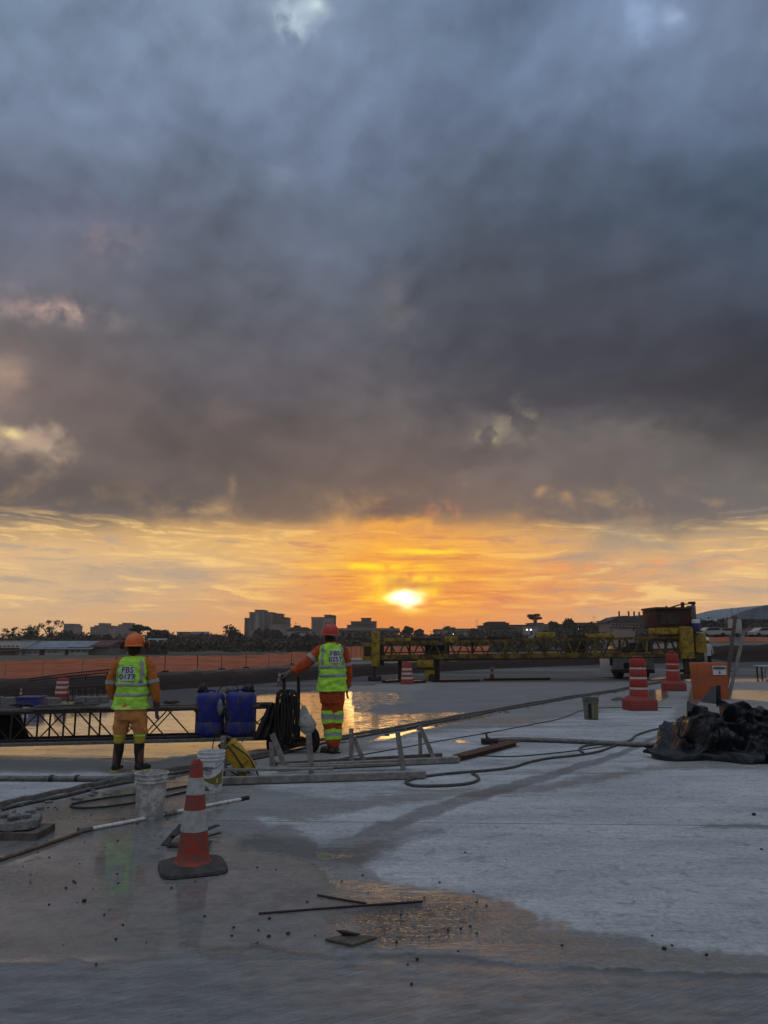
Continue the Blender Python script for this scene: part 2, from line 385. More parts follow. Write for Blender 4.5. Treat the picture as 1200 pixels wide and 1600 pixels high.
# ------------------------------------------------------------ materials
def newmat(name):
    m = bpy.data.materials.new(name); m.use_nodes = True; m.node_tree.nodes.clear()
    b = NB(m.node_tree); o = b.n('ShaderNodeOutputMaterial'); p = b.n('ShaderNodeBsdfPrincipled'); m.node_tree.links.new(p.outputs[0], o.inputs[0])
    return m, b, p
_mc = {}
def mat(name, c, rough=.7, var=.25, scale=8., dirt=None, dirtamt=.4, metal=0., bump=.15, bscale=40., spec=.4, bdist=.004, st=(1, 1, 1), dthr=.5, dscale=None):
    if name in _mc: return _mc[name]
    m, b, p = newmat(name)
    t = b.n('ShaderNodeTexCoord').outputs['Object']; v = b.vm('MULTIPLY', t, st)
    n1 = b.noise(v, scale, 5, .6)
    c1 = b.mix(1., c, b.gray(b.lr(n1, .25, .75, 1-var, 1+var)), 'MULTIPLY')
    rr = b.lr(n1, .3, .7, rough*.85, min(rough*1.15, 1.))
    if dirt is not None:
        n2 = b.noise(v, dscale or scale*1.7, 7, .68, .4)
        f = b.m('MULTIPLY', b.ss(n2, dthr-.06, dthr+.1), dirtamt)
        c1 = b.mix(f, c1, dirt); rr = b.m('ADD', rr, b.m('MULTIPLY', f, .25), clamp=True)
    b.put(p.inputs['Base Color'], c1); b.put(p.inputs['Roughness'], rr)
    p.inputs['Metallic'].default_value = metal; p.inputs['Specular IOR Level'].default_value = spec
    if bump:
        bp = b.n('ShaderNodeBump'); bp.inputs['Strength'].default_value = bump; bp.inputs['Distance'].default_value = bdist
        b.put(bp.inputs['Height'], b.noise(v, bscale, 5, .6)); b.put(p.inputs['Normal'], bp.outputs[0])
    _mc[name] = m; return m
CEM = (.22, .21, .19)
M = dict(
 lime=mat('lime_fabric', (.43, .82, .07), .85, .14, 7, (.22, .42, .06), .3, bump=.9, bscale=11, bdist=.03, dthr=.52),
 limegrey=mat('lime_hem_fabric', (.45, .70, .12), .85, .1, 14, bump=.4, bscale=24, bdist=.01),
 tape=mat('reflective_tape', (.30, .31, .30), .45, .12, 20, bump=.3, bscale=30, bdist=.006),
 orange=mat('orange_fabric', (.50, .15, .02), .9, .2, 9, (.22, .09, .04), .5, bump=.9, bscale=14, bdist=.03),
 orange2=mat('deep_orange_fabric', (.45, .068, .012), .9, .2, 9, (.16, .04, .02), .5, bump=.9, bscale=14, bdist=.03),
 trouser=mat('tan_orange_fabric', (.64, .26, .07), .9, .16, 9, (.25, .13, .06), .5, bump=.9, bscale=13, bdist=.03),
 yellowband=mat('yellow_rubber', (.42, .30, .02), .5, .1),
 boot=mat('black_rubber', (.012, .012, .013), .35, .2, 10, (.035, .032, .03), .2, bump=.1),
 brownboot=mat('brown_leather_boot', (.05, .025, .018), .6, .2, 10, CEM, .3),
 sole=mat('yellow_sole', (.45, .33, .12), .6),
 skin=mat('skin', (.10, .045, .028), .5, .1, bump=.05),
 hair=mat('dark_hair', (.012, .01, .009), .8),
 helmet=mat('orange_helmet_plastic', (.75, .13, .015), .35, .08, 6, (.3, .1, .04), .3, bump=0),
 helmet2=mat('red_helmet_plastic', (.48, .035, .01), .35, .08, 6, (.2, .05, .03), .3, bump=0),
 muff=mat('earmuff_plastic', (.05, .012, .01), .4),
 glove=mat('grey_work_glove', (.16, .15, .13), .9, .2, 20, (.06, .05, .045), .5),
 gloved=mat('dark_work_glove', (.07, .05, .045), .9, .2, 20),
 patch=mat('white_patch', (.62, .64, .64), .6, .05, 20, (.35, .38, .3), .25),
 ink=mat('black_print', (.015, .015, .025), .6, .05, bump=0),
 coneor=mat('cone_orange', (.34, .036, .02), .6, .2, 9, (.12, .07, .055), .75, dthr=.46, bump=.1),
 conewh=mat('cone_white_collar', (.38, .39, .39), .5, .08, 12, (.22, .21, .2), .55, dthr=.52, bump=.05),
 conebase=mat('cone_rubber_base', (.03, .028, .027), .65, .3, 10, (.10, .085, .08), .5, dthr=.5, bump=.5),
 drumred=mat('drum_red_plastic', (.36, .018, .014), .5, .15, 4, (.16, .06, .05), .6, bump=.1, dthr=.5),
 drumbase=mat('drum_base_red_plastic', (.27, .022, .018), .6, .18, 5, (.13, .07, .06), .65, bump=.2, dthr=.48),
 drumwh=mat('drum_reflective_band', (.5, .48, .47), .4, .08, 12, (.3, .2, .18), .4),
 bucket=mat('white_bucket_plastic', (.62, .65, .67), .4, .06, 10, CEM, .35, bump=.05),
 dirtybucket=mat('cement_stained_bucket', (.52, .52, .50), .7, .12, 9, (.2, .18, .16), .65, dthr=.46, bump=.4),
 bluedrum=mat('blue_drum_plastic', (.008, .019, .21), .45, .12, 5, (.07, .065, .07), .75, dthr=.49, bump=.15),
 yellowtank=mat('yellow_tank_plastic', (.50, .30, .014), .45, .12, 9, (.25, .17, .05), .5, bump=.1),
 black=mat('black_plastic', (.012, .012, .012), .4, .3),
 rubber=mat('hose_rubber', (.05, .043, .038), .6, .3, 12, (.15, .14, .13), .5),
 blackcable=mat('black_cable', (.016, .015, .014), .5, .3),
 tarp=mat('black_tarpaulin', (.005, .006, .010), .36, .4, 5, (.014, .016, .022), .3, bump=.8, bscale=6, bdist=.05, spec=.36, dthr=.58),
 greycanvas=mat('grey_canvas', (.10, .10, .105), .7, .2),
 rust=mat('rusty_steel', (.085, .038, .024), .8, .35, 14, (.03, .018, .014), .6, bump=.4),
 darksteel=mat('dark_steel', (.028, .02, .017), .6, .4, 12, (.07, .05, .04), .5, metal=.3, bump=.3),
 greysteel=mat('grey_steel_pipe', (.16, .155, .15), .45, .25, 14, (.07, .06, .055), .6, metal=.3, bump=.2),
 wood=mat('cement_grey_timber', (.17, .155, .14), .85, .3, 7, (.30, .29, .27), .6, bump=.6, bscale=18, st=(1, 1, 1), bdist=.006),
 wood2=mat('dark_timber', (.075, .058, .045), .85, .3, 7, (.16, .15, .13), .5, bump=.6, bscale=18, bdist=.006),
 form=mat('slab_edge_form', (.11, .095, .085), .75, .35, 12, (.21, .2, .19), .6, bump=.8, bscale=25, bdist=.01),
 pvc=mat('white_pvc', (.62, .62, .60), .4, .1, 15, (.25, .22, .2), .5),
 rustpole=mat('rusty_pole', (.15, .10, .06), .7, .35, 16, (.08, .05, .035), .6),
 conc=mat('broken_concrete', (.20, .19, .18), .9, .3, 9, (.08, .07, .065), .5, bump=1., bscale=30, bdist=.015),
 myel=mat('machine_yellow_paint', (.33, .225, .010), .6, .25, 3, (.09, .05, .025), .7, dthr=.49, bump=.2),
 mochre=mat('machine_dirty_ochre_paint', (.17, .11, .010), .65, .35, 2.5, (.04, .025, .018), .85, dthr=.47, bump=.2),
 mrust=mat('machine_brown_rust', (.055, .014, .010), .7, .3, 3, (.03, .015, .012), .5, bump=.2),
 mdark=mat('machine_dark_grease', (.022, .017, .014), .6, .4, 5, (.10, .07, .02), .4),
 orbox=mat('orange_box_plastic', (.42, .095, .02), .55, .15, 4, (.26, .11, .07), .5, bump=.1),
 whitep=mat('white_paint', (.42, .43, .43), .5, .1, 4, (.2, .19, .18), .4),
 tyre=mat('tyre_rubber', (.012, .012, .012), .8, .2),
 olive=mat('olive_label', (.16, .15, .015), .5, .08),
 redbrown=mat('label_red_brown', (.14, .03, .03), .5, .2),
 labelgrey=mat('label_grey', (.14, .16, .16), .5, .2),
 bag=mat('white_cloth_bag', (.36, .35, .33), .85, .15, 10, (.18, .17, .15), .4, bump=.6, bscale=14, bdist=.02),
 white_person=mat('white_shirt', (.45, .46, .45), .85, .1),
 darktr=mat('dark_trousers', (.02, .02, .025), .85, .1),
 rebar=mat('rebar_steel', (.04, .016, .012), .7, .3, 12, (.09, .04, .025), .4),
 drydeb=mat('pebble', (.02, .018, .017), .7, .5, 20),
 greendeb=mat('yellow_green_leaves', (.28, .25, .04), .8, .3),
)
# ------------------------------------------------------------ ground
def pl(tab, x): return float(np.interp(x, [t[0] for t in tab], [t[1] for t in tab]))
BANK = [(-400,1120),(0,1093),(250,1079),(400,1069),(560,1057),(750,1046),(950,1038),(1200,1034),(1700,1030)]
BANKH = [(-400,.42),(0,.42),(400,.45),(750,.5),(950,.7),(1100,1.15),(1300,1.35),(1700,1.4)]
PLAT = [(-400,-.25),(700,-.25),(900,.0),(1060,1.0),(1300,1.25),(1700,1.3)]
SLABFAR = [(-500,1130),(0,1112),(300,1102),(560,1071),(700,1066),(960,1066),(1200,1058),(1700,1050)]
RAIL = [(-700,1425),(-60,1277),(0,1262),(90,1243),(170,1226),(290,1203),(420,1180),(500,1160),(600,1143),(740,1117),(880,1092),(960,1080),(1010,1070),(1150,1047),(1700,1010)]
def vpix(x, y):                      # photo column/row of a ground point
    f = y*CP+(-EYE)*SP; u = -y*SP+(-EYE)*CP
    return 600+F*x/f, 800-F*u/f
def groundz(x, y):
    if y < 5: return 0.
    px, py = vpix(x, y); px = min(max(px, -2000), 3200)
    yb = P(600, pl(BANK, px)).y; d = y-yb-1.4
    if d < 0: return 0.
    zp = pl(PLAT, px); s = min(d/1.2, 1); s = s*s*(3-2*s)
    fall = -1.15*min(max(d-22, 0)/110, 1)-.6*min(max(d-130, 0)/300, 1) if px < 1000 else 0
    return zp*s+fall
angs = sorted(set([round(a, 4) for a in np.arange(-33, 33.01, .16)]+[round(a, 4) for a in list(np.arange(-180, -33, 3.))+list(np.arange(34, 180, 3.))]))
rows = [1.0, 1.8, 2.4]+[P(600, y).y for y in np.arange(1760, 1200, -3.2)]+[P(600, y).y for y in np.arange(1200, 1030, -2.)]+[P(600, y).y for y in np.arange(1030, 1006, -1.)]+[330, 400, 500, 700, 1000, 1500, 2500, 4500, 9000]
A = np.radians(np.array(angs)); na_, nr = len(angs), len(rows)
vx = np.zeros((nr, na_)); vy = np.zeros((nr, na_))
for i, r in enumerate(rows):
    # rings follow the view-parallel rows in front and close round behind
    c = np.cos(A); rr = np.where(c > .5, r/np.maximum(c, .5), r/.5*(1.0))
    vx[i] = rr*np.sin(A); vy[i] = rr*np.cos(A)
XX, YY = vx.ravel(), vy.ravel()
fwd = YY > .8
f_ = np.where(fwd, YY*CP-EYE*SP, 1.); pxs = np.where(fwd, 600+F*XX/f_, 600); pys = np.where(fwd, 800-F*(-YY*SP-EYE*CP)/f_, 3000)
ZZ = np.array([groundz(x, y) if f and y > 12 else 0. for x, y, f in zip(XX, YY, fwd)])
_w = np.array([[mnoise.fractal(Vector((x*1.5*q, y*3.2*q, 3.)), .8, 2., 5), mnoise.fractal(Vector((x*1.5*q, y*3.2*q, 31.)), .8, 2., 5)] for x, y, q in zip(XX, YY, 5./np.clip(np.hypot(XX, YY), 4, 60))])
opx, opy = pxs.copy(), pys.copy(); amp_ = np.clip((pys-1000)*.16, 2, 60)
pxs = pxs+_w[:, 0]*amp_; pys = pys+_w[:, 1]*amp_*.22
def poly_sd(poly):                   # signed distance in rows/columns, + inside
    n = len(poly); d = np.full(len(pxs), 1e9); ins = np.zeros(len(pxs), bool)
    for i in range(n):
        x0, y0 = poly[i]; x1, y1 = poly[(i+1) % n]; ex, ey = x1-x0, y1-y0
        wx, wy = pxs-x0, pys-y0; t = np.clip((wx*ex+wy*ey)/(ex*ex+ey*ey+1e-9), 0, 1)
        # distances are counted 3x across rows: thin in depth
        dd = np.hypot(wx-ex*t, (wy-ey*t)*3); d = np.minimum(d, dd)
        cond = ((y0 > pys) != (y1 > pys)) & (pxs < (x1-x0)*(pys-y0)/((y1-y0) if y1 != y0 else 1e-9)+x0)
        ins ^= cond
    return np.where(ins, d, -d)
def line_d(pts):
    d = np.full(len(pxs), 1e9)
    for (x0, y0), (x1, y1) in zip(pts[:-1], pts[1:]):
        ex, ey = x1-x0, y1-y0; wx, wy = pxs-x0, pys-y0; t = np.clip((wx*ex+wy*ey)/(ex*ex+ey*ey+1e-9), 0, 1)
        d = np.minimum(d, np.hypot((wx-ex*t), (wy-ey*t)*1.6))
    return d
def soft(sd, w): return np.clip(.5+sd/(2*w), 0, 1)
wet = np.zeros(len(pxs)); pale = np.zeros(len(pxs)); damp = np.zeros(len(pxs)); rip = np.zeros(len(pxs)); broom = np.zeros(len(pxs))
# freshly poured slab beyond the form: standing water except for its matt middle
pour = poly_sd([(-900,1150),(-900,1420),(-60,1186),(0,1184),(240,1187),(430,1176),(500,1160),(600,1143),(745,1115),(700,1108),(640,1096),(622,1080),(560,1076),(470,1080),(300,1102),(0,1112)])
wet = np.maximum(wet, soft(pour, 10)*np.where(pxs > 545, np.where(pys < 1112, .52, .64), np.where(pxs > 478, .72, .82)))
matt = poly_sd([(585,1099),(655,1097),(640,1086),(700,1062),(1000,1062),(1000,1074),(740,1117),(600,1119),(560,1112)])
wet = np.minimum(wet, 1-soft(matt, 12)*.62)
wet = np.maximum(wet, soft(matt, 12)*.30)
for poly, v in [([(40,1258),(130,1236),(210,1222),(300,1205),(345,1222),(330,1262),(240,1300),(110,1330),(-60,1362),(-60,1300),(50,1290)], 1.),
             ([(-900,1370),(0,1345),(130,1318),(260,1296),(330,1290),(420,1330),(480,1345),(560,1400),(560,1475),(380,1492),(0,1500),(-900,1560)], .86),
             ([(470,1352),(560,1362),(700,1395),(800,1412),(850,1446),(980,1478),(1300,1505),(1300,1522),(900,1508),(600,1488),(440,1480),(400,1440)], .62),
             ([(560,1418),(640,1402),(800,1405),(870,1440),(850,1470),(700,1484),(590,1482),(545,1455)], 1.),
             ([(470,1328),(500,1328),(535,1331),(500,1340),(478,1338)], 1.),
             ([(700,1161),(722,1158),(748,1161),(720,1165)], 1.),
             ([(560,1160),(610,1144),(700,1128),(770,1114),(790,1116),(700,1136),(600,1158)], .8),
             ([(690,1126),(790,1117),(900,1118),(908,1126),(840,1133),(720,1133)], .66),
             ([(945,1092),(962,1088),(980,1091),(972,1096),(950,1096)], 1.),
             ([(1008,1094),(1010,1078),(1040,1076),(1044,1090),(1020,1102)], 1.),
             ([(1072,1098),(1078,1076),(1096,1074),(1110,1092),(1090,1104)], 1.),
             ([(1135,1062),(1210,1059),(1400,1058),(1400,1066),(1210,1066),(1140,1067)], 1.),
             ([(1140,1078),(1400,1078),(1400,1096),(1210,1098),(1142,1094)], 1.),
             ([(1012,1060),(1040,1057),(1044,1060),(1018,1063)], 1.),
             ([(1062,1060),(1100,1056),(1110,1062),(1075,1066)], 1.),
             ([(655,1073),(700,1070),(760,1071),(720,1075)], .2),
             ([(150,1292),(320,1240),(380,1250),(330,1290),(250,1300)], .75)]:
    wet = np.maximum(wet, soft(poly_sd(poly), (22 if poly[0][1] > 1200 else 10) if v > .7 else 34)*v)
rip = soft(poly_sd([(520,1380),(640,1395),(860,1400),(980,1450),(900,1500),(560,1500),(490,1440)]), 50)*.22
rip = np.maximum(rip, soft(poly_sd([(545,1420),(590,1404),(640,1400),(720,1408),(790,1432),(740,1462),(690,1482),(590,1484),(556,1460)]), 50))
rip = np.maximum(rip, soft(poly_sd([(60,1258),(210,1230),(330,1236),(290,1272),(180,1300),(40,1310)]), 30)*.42)
rip = np.maximum(rip, soft(poly_sd([(-500,1350),(60,1352),(130,1376),(60,1400),(-500,1420)]), 40)*.35)
rip = np.maximum(rip, soft(poly_sd([(-500,1440),(100,1444),(280,1466),(200,1490),(-500,1500)]), 50)*.22)
rip = np.maximum(rip, soft(poly_sd([(640,1128),(790,1112),(910,1114),(912,1136),(700,1140)]), 12)*.8)
rip = np.maximum(rip, soft(poly_sd([(1000,1110),(1000,1050),(1500,1050),(1500,1100)]), 12)*.15)
pp = poly_sd([(430,1284),(560,1262),(760,1250),(1000,1205),(1500,1195),(2400,1190),(2400,1640),(1400,1505),(1200,1495),(1080,1484),(1000,1468),(900,1452),(845,1444),(850,1425),(780,1404),(700,1396),(610,1384),(560,1345),(640,1318),(560,1312),(480,1320)])
pale = np.maximum(pale, soft(pp, 40))
pale = np.maximum(pale, soft(poly_sd([(-900,1240),(-60,1210),(0,1206),(240,1204),(290,1203),(170,1226),(0,1262),(-900,1450)]), 14)*.95)
pale = np.maximum(pale, soft(poly_sd([(500,1180),(620,1150),(800,1126),(980,1100),(1070,1100),(1040,1200),(760,1240),(500,1250),(400,1240),(420,1210)]), 30)*.62)
pale = np.minimum(pale, 1-soft(poly_sd([(1000,1292),(1140,1289),(1400,1292),(1400,1299),(1120,1299)]), 12)*.7)
# damp streaks
damp = np.maximum(damp, np.clip(1.2-line_d([(1060,1138),(960,1178),(830,1215),(720,1256),(630,1285),(560,1302),(500,1322)])/np.clip((pys-1110)*.12, 3, 22), 0, 1)*1.2)
damp = np.maximum(damp, soft(poly_sd([(380,1310),(520,1296),(600,1290),(700,1296),(690,1312),(600,1330),(640,1345),(560,1352),(440,1346),(360,1330)]), 40)*.75)
damp = np.maximum(damp, soft(poly_sd([(-900,1230),(0,1203),(240,1204),(430,1190),(430,1176),(240,1185),(0,1182),(-900,1210)]), 12)*.8)
damp = np.maximum(damp, soft(poly_sd([(40,1262),(140,1240),(300,1206),(420,1190),(420,1215),(200,1260),(60,1282)]), 14)*.8)
damp = np.maximum(damp, soft(poly_sd([(600,1330),(720,1322),(800,1340),(780,1356),(640,1350)]), 24)*.4)
damp = np.maximum(damp, soft(poly_sd([(800,1286),(960,1276),(1010,1270),(1000,1280),(860,1296),(760,1316),(740,1312)]), 20)*.3)
damp = np.maximum(damp, soft(poly_sd([(640,1408),(560,1413),(480,1424),(500,1442),(600,1440),(690,1424)]), 14)*.7)
broom = np.where(pys > 2500, 1., broom)
lip = np.clip(1.1-line_d([(330,1487),(440,1486),(560,1492),(700,1500),(900,1513),(1200,1530),(1900,1570)])/7., 0, 1)
damp = np.maximum(damp, lip*1.3)
damp = np.maximum(damp, np.clip(1.1-line_d([(330,1489),(560,1497),(900,1520),(1200,1536)])/26., 0, .6))
pxs, pys = opx+_w[:, 1]*6, opy+_w[:, 0]*5
broom = soft(poly_sd([(-2000,1515),(0,1500),(360,1488),(560,1492),(900,1513),(1200,1530),(3000,1620),(3000,4000),(-2000,4000)]), 12)
pxs, pys = opx, opy
bline = np.interp(pxs, [b[0] for b in BANK], [b[1] for b in BANK]); sline = np.interp(pxs, [b[0] for b in SLABFAR], [b[1] for b in SLABFAR])
base = np.tile(np.array([.205, .20, .192]), (len(pxs), 1))
def zone(mask, c):
    m_ = np.clip(mask, 0, 1)[:, None]; base[:] = base*(1-m_)+np.array(c)*m_
infr = YY > 12
zone(soft(pour, 10), (.20, .175, .15)); zone(soft(matt, 10), (.17, .165, .165))
zone((pys < sline)*infr, (.045, .042, .044)); zone(soft(poly_sd([(-900,1140),(-900,1112),(0,1096),(200,1090),(230,1098),(0,1112)]), 8), (.14, .13, .12))
streak = np.array([mnoise.noise(Vector((x*.05, y*.6, 0))) for x, y in zip(XX, YY)])
zone(((pys < sline) & (pys > bline))*np.clip(streak*2.2, 0, .7)*infr, (.15, .145, .14))
beh = (pys < bline) & infr
zone(beh*1., (.10, .09, .08))
gl = np.interp(pxs, [-400, 0, 460, 560, 1000, 1700], [1034, 1034, 1016, 1012, 1000, 990])
# grass past the fence, with the pale runway strip across it
ypos = YY
zone((beh & (ZZ < -.27) & (ypos > 55))*1., (.055, .05, .026))
runw = (beh & (ypos > 82) & (ypos < 98) & (pxs > 190) & (pxs < 800)); zone(runw*1., (.26, .24, .2))
zone((beh & (ypos > 64) & (ypos < 70) & (pxs > 250) & (pxs < 900))*.6, (.20, .18, .16))
me = bpy.data.meshes.new('ground')
faces = []
for i in range(nr-1):
    for j in range(na_):
        a = i*na_+j; b = i*na_+(j+1) % na_; faces.append((a, b, b+na_, a+na_))
# small step down to the broomed slab, ripple in the wet mud
faces.append(tuple(range(na_-1, -1, -1)))
verts = np.stack([XX, YY, ZZ-.006*broom], 1)
me.from_pydata(verts.tolist(), [], faces)
me.polygons.foreach_set('use_smooth', [True]*len(me.polygons))
for nm, ar in (('wet', wet), ('pale', pale), ('damp', damp), ('rip', rip), ('broom', broom)):
    at = me.attributes.new(nm, 'FLOAT', 'POINT'); at.data.foreach_set('value', ar.astype(np.float32))
at = me.attributes.new('zone', 'FLOAT_COLOR', 'POINT'); at.data.foreach_set('color', np.hstack([base, np.ones((len(base), 1))]).astype(np.float32).ravel())
gm, b, p = newmat('slab_and_ground')
def attr(nm, o='Fac'): x = b.n('ShaderNodeAttribute'); x.attribute_name = nm; return x.outputs[o]
geo = b.n('ShaderNodeNewGeometry').outputs['Position']
def sc3(x, y, z=1.): return b.vm('MULTIPLY', geo, (x, y, z))
nA = b.noise(sc3(.5, 1.4), 1.2, 7, .62)           # broad blotches, drawn out along the slab
nB_ = b.noise(sc3(1.2, 4.), 3., 8, .66)
nC = b.noise(geo, 28., 5, .65)                     # grain
nD = b.noise(sc3(.35, 5.), 5., 6, .6)              # screed streaks
nE = b.noise(geo, 7., 7, .62, .6)
A_wet = attr('wet'); A_pale = attr('pale'); A_damp = attr('damp'); A_rip = attr('rip'); A_br = attr('broom')
edge = b.m('ADD', b.m('MULTIPLY', b.m('SUBTRACT', nB_, .5), .9), b.m('MULTIPLY', b.m('SUBTRACT', nE, .5), .5))
wetm = b.ss(b.m('ADD', b.m('ADD', A_wet, b.m('MULTIPLY', edge, .95)), b.m('MULTIPLY', b.m('SUBTRACT', nD, .5), .7)), .36, .70)
palem = b.ss(b.m('ADD', b.m('ADD', A_pale, b.m('MULTIPLY', edge, .9)), b.m('MULTIPLY', b.m('SUBTRACT', nA, .5), .7)), .34, .66)
dampm = b.ss(b.m('ADD', A_damp, b.m('MULTIPLY', edge, .8)), .25, .85)
c = b.mix(1., attr('zone', 'Color'), b.gray(b.lr(nA, .3, .7, .80, 1.22)), 'MULTIPLY')
c = b.mix(1., c, b.gray(b.lr(nD, .3, .7, .84, 1.16)), 'MULTIPLY')
pc = b.mix(b.lr(nA, .35, .65), (.30, .31, .32), (.47, .485, .50))
pc = b.mix(b.m('MULTIPLY', b.ss(nD, .52, .68), .40), pc, (.22, .215, .21))
pc = b.mix(b.m('MULTIPLY', b.ss(nE, .54, .68), .6), pc, (.20, .19, .18))
c = b.mix(b.m('MULTIPLY', palem, .95), c, pc)
c = b.mix(1., c, b.gray(b.lr(nC, .28, .72, .72, 1.22)), 'MULTIPLY')
nG = b.noise(sc3(1., 1.7), 11., 6, .7, .3)
c = b.mix(1., c, b.gray(b.lr(nG, .3, .7, .80, 1.18)), 'MULTIPLY')
c = b.mix(b.m('MULTIPLY', b.ss(nG, .60, .68), .5), c, (.07, .06, .055))
c = b.mix(1., c, b.gray(b.m('SUBTRACT', 1., b.m('MULTIPLY', dampm, .55))), 'MULTIPLY')
c = b.mix(b.m('MULTIPLY', A_br, .9), c, b.mix(b.lr(nB_, .35, .65), (.10, .105, .112), (.20, .205, .212)))
c = b.mix(b.m('MULTIPLY', wetm, .5), c, b.mix(b.lr(nE, .35, .65), (.075, .072, .070), (.20, .195, .188)))
c = b.mix(b.m('MULTIPLY', b.m('MULTIPLY', A_rip, wetm), b.m('ADD', .35, b.m('MULTIPLY', b.ss(nE, .5, .62), .6))), c, (.05, .047, .044))
# saw-cut joints across the slab
def joint(pa, pb, w):
    global c
    a_, b2_ = P(*pa), P(*pb); k_ = (b2_.y-a_.y)/(b2_.x-a_.x); q_ = a_.y-k_*a_.x
    sx_ = b.n('ShaderNodeSeparateXYZ'); b.put(sx_.inputs[0], geo)
    dd_ = b.m('ABSOLUTE', b.m('SUBTRACT', sx_.outputs[1], b.m('ADD', q_, b.m('MULTIPLY', sx_.outputs[0], k_))))
    c = b.mix(b.m('MULTIPLY', b.m('SUBTRACT', 1., b.ss(dd_, w*.5, w)), .75), c, (.06, .057, .055))
joint((620, 1285), (1040, 1289), .014); joint((0, 1216), (900, 1209), .012); joint((600, 1138), (1000, 1133), .02)
# dark flecks
vor = b.n('ShaderNodeTexVoronoi'); vor.feature = 'DISTANCE_TO_EDGE'
fleck = b.m('MULTIPLY', b.ss(b.noise(geo, 55., 3, .5), .70, .76), b.lr(nE, .4, .6, 0., .8))
c = b.mix(fleck, c, (.03, .027, .025))
# broomed grooves run diagonally
rotv = b.n('ShaderNodeVectorRotate', rotation_type='Z_AXIS'); b.put(rotv.inputs['Vector'], geo); rotv.inputs['Angle'].default_value = math.radians(62)
brn = b.noise(b.vm('MULTIPLY', rotv.outputs[0], (75., 5., 1.)), 1., 5, .7)
c = b.mix(A_br, c, b.mix(1., c, b.gray(b.lr(brn, .3, .7, .66, 1.34)), 'MULTIPLY'))  # groove shading put into the colour too: hollows darker, ridges lighter
b.put(p.inputs['Base Color'], c)
rr = b.m('SUBTRACT', .88, b.m('MULTIPLY', dampm, .2))
rr = b.m('SUBTRACT', rr, b.m('MULTIPLY', A_br, b.m('ADD', b.lr(nA, .35, .65, .10, .40), b.lr(nG, .4, .6, .0, .2))))
nF = b.noise(sc3(.55, 1.3), 1.9, 6, .6, .4)
film = b.m('ADD', b.m('ADD', b.lr(nB_, .35, .65, .02, .07), b.lr(nD, .4, .65, .0, .04)), b.lr(nF, .50, .64, .0, .09))
rwet = b.m('MULTIPLY', film, b.m('SUBTRACT', 1., b.m('MULTIPLY', A_rip, .6)))
mr = b.n('ShaderNodeMix', data_type='FLOAT'); b.put(mr.inputs[0], wetm); b.put(mr.inputs[2], rr); b.put(mr.inputs[3], rwet)
b.put(p.inputs['Roughness'], mr.outputs[0]); p.inputs['IOR'].default_value = 1.58
dist = b.n('ShaderNodeVectorMath', operation='LENGTH'); b.put(dist.inputs[0], geo); dl = dist.outputs[1]
near_ = b.m('DIVIDE', 6., b.m('ADD', dl, 6.))
hd = b.m('MULTIPLY', b.m('MULTIPLY', b.m('ADD', nC, b.m('MULTIPLY', nE, .8)), .010), b.m('SUBTRACT', 1., wetm))
hb = b.m('MULTIPLY', b.m('MULTIPLY', brn, .011), A_br)
wv = b.noise(sc3(6., 15.), 1.3, 4, .55, .5); wv2 = b.noise(sc3(.6, 3.5), 1., 3, .5)
hw = b.m('MULTIPLY', b.m('ADD', b.m('MULTIPLY', wv2, .002), b.m('MULTIPLY', wv, b.m('ADD', .0003, b.m('MULTIPLY', A_rip, .009)))), wetm)
grit = b.m('MULTIPLY', b.m('MULTIPLY', b.ss(b.noise(sc3(1., 1.6), 42., 5, .7, .8), .45, .75), .004), b.m('MULTIPLY', A_rip, wetm))
bp = b.n('ShaderNodeBump'); bp.inputs['Strength'].default_value = .9; bp.inputs['Distance'].default_value = 1.
b.put(bp.inputs['Height'], b.m('MULTIPLY', b.m('ADD', b.m('ADD', hd, hb), b.m('ADD', hw, grit)), 1.)); b.put(p.inputs['Normal'], bp.outputs[0])
me.materials.append(gm)
go = bpy.data.objects.new('ground', me); COL.objects.link(go); go['kind'] = 'structure'
# ------------------------------------------------------------ earth bank, tree belt, far town
mb = MB(); NS = 160
prof = [(-.35, -.02, 0), (.0, .0, 0), (.10, .55, 1), (.35, 1., 1), (.8, 1., 1), (2.4, .95, .6), (3.2, .0, 0)]
vs = []; fs = []
for i in range(NS+1):
    px = -420+i*(2150/NS); c0 = P(px, pl(BANK, px)); h = pl(BANKH, px)
    zb = groundz(c0.x*1.2, c0.y*1.2+1.)
    d = Vector((c0.x, c0.y, 0)).normalized()
    for j, (t, hz, nn) in enumerate(prof):
        q = c0+d*t*1.6; n_ = mnoise.fractal(Vector((q.x*1.3, q.y*1.3, j*2.)), .8, 2, 5)
        z = (h*hz if j < 5 else h*hz+(zb-.1)*(1-hz)) - (.08 if j in (0, 6) else 0)
        vs.append((q.x+n_*.12*nn, q.y+n_*.15*nn, z+n_*.07*nn*(1+h)))
k = len(prof)
for i in range(NS):
    for j in range(k-1): a = i*k+j; fs.append((a, a+1, a+1+k, a+k))
mb.add(vs, fs)
M['earth'] = mat('dark_earth', (.026, .015, .012), .95, .5, 2.5, (.055, .036, .03), .5, bump=1., bscale=9, bdist=.06, st=(.5, .5, 2.2))
o = mb.build('earth_bank', M['earth'], smooth=True); o['kind'] = 'structure'
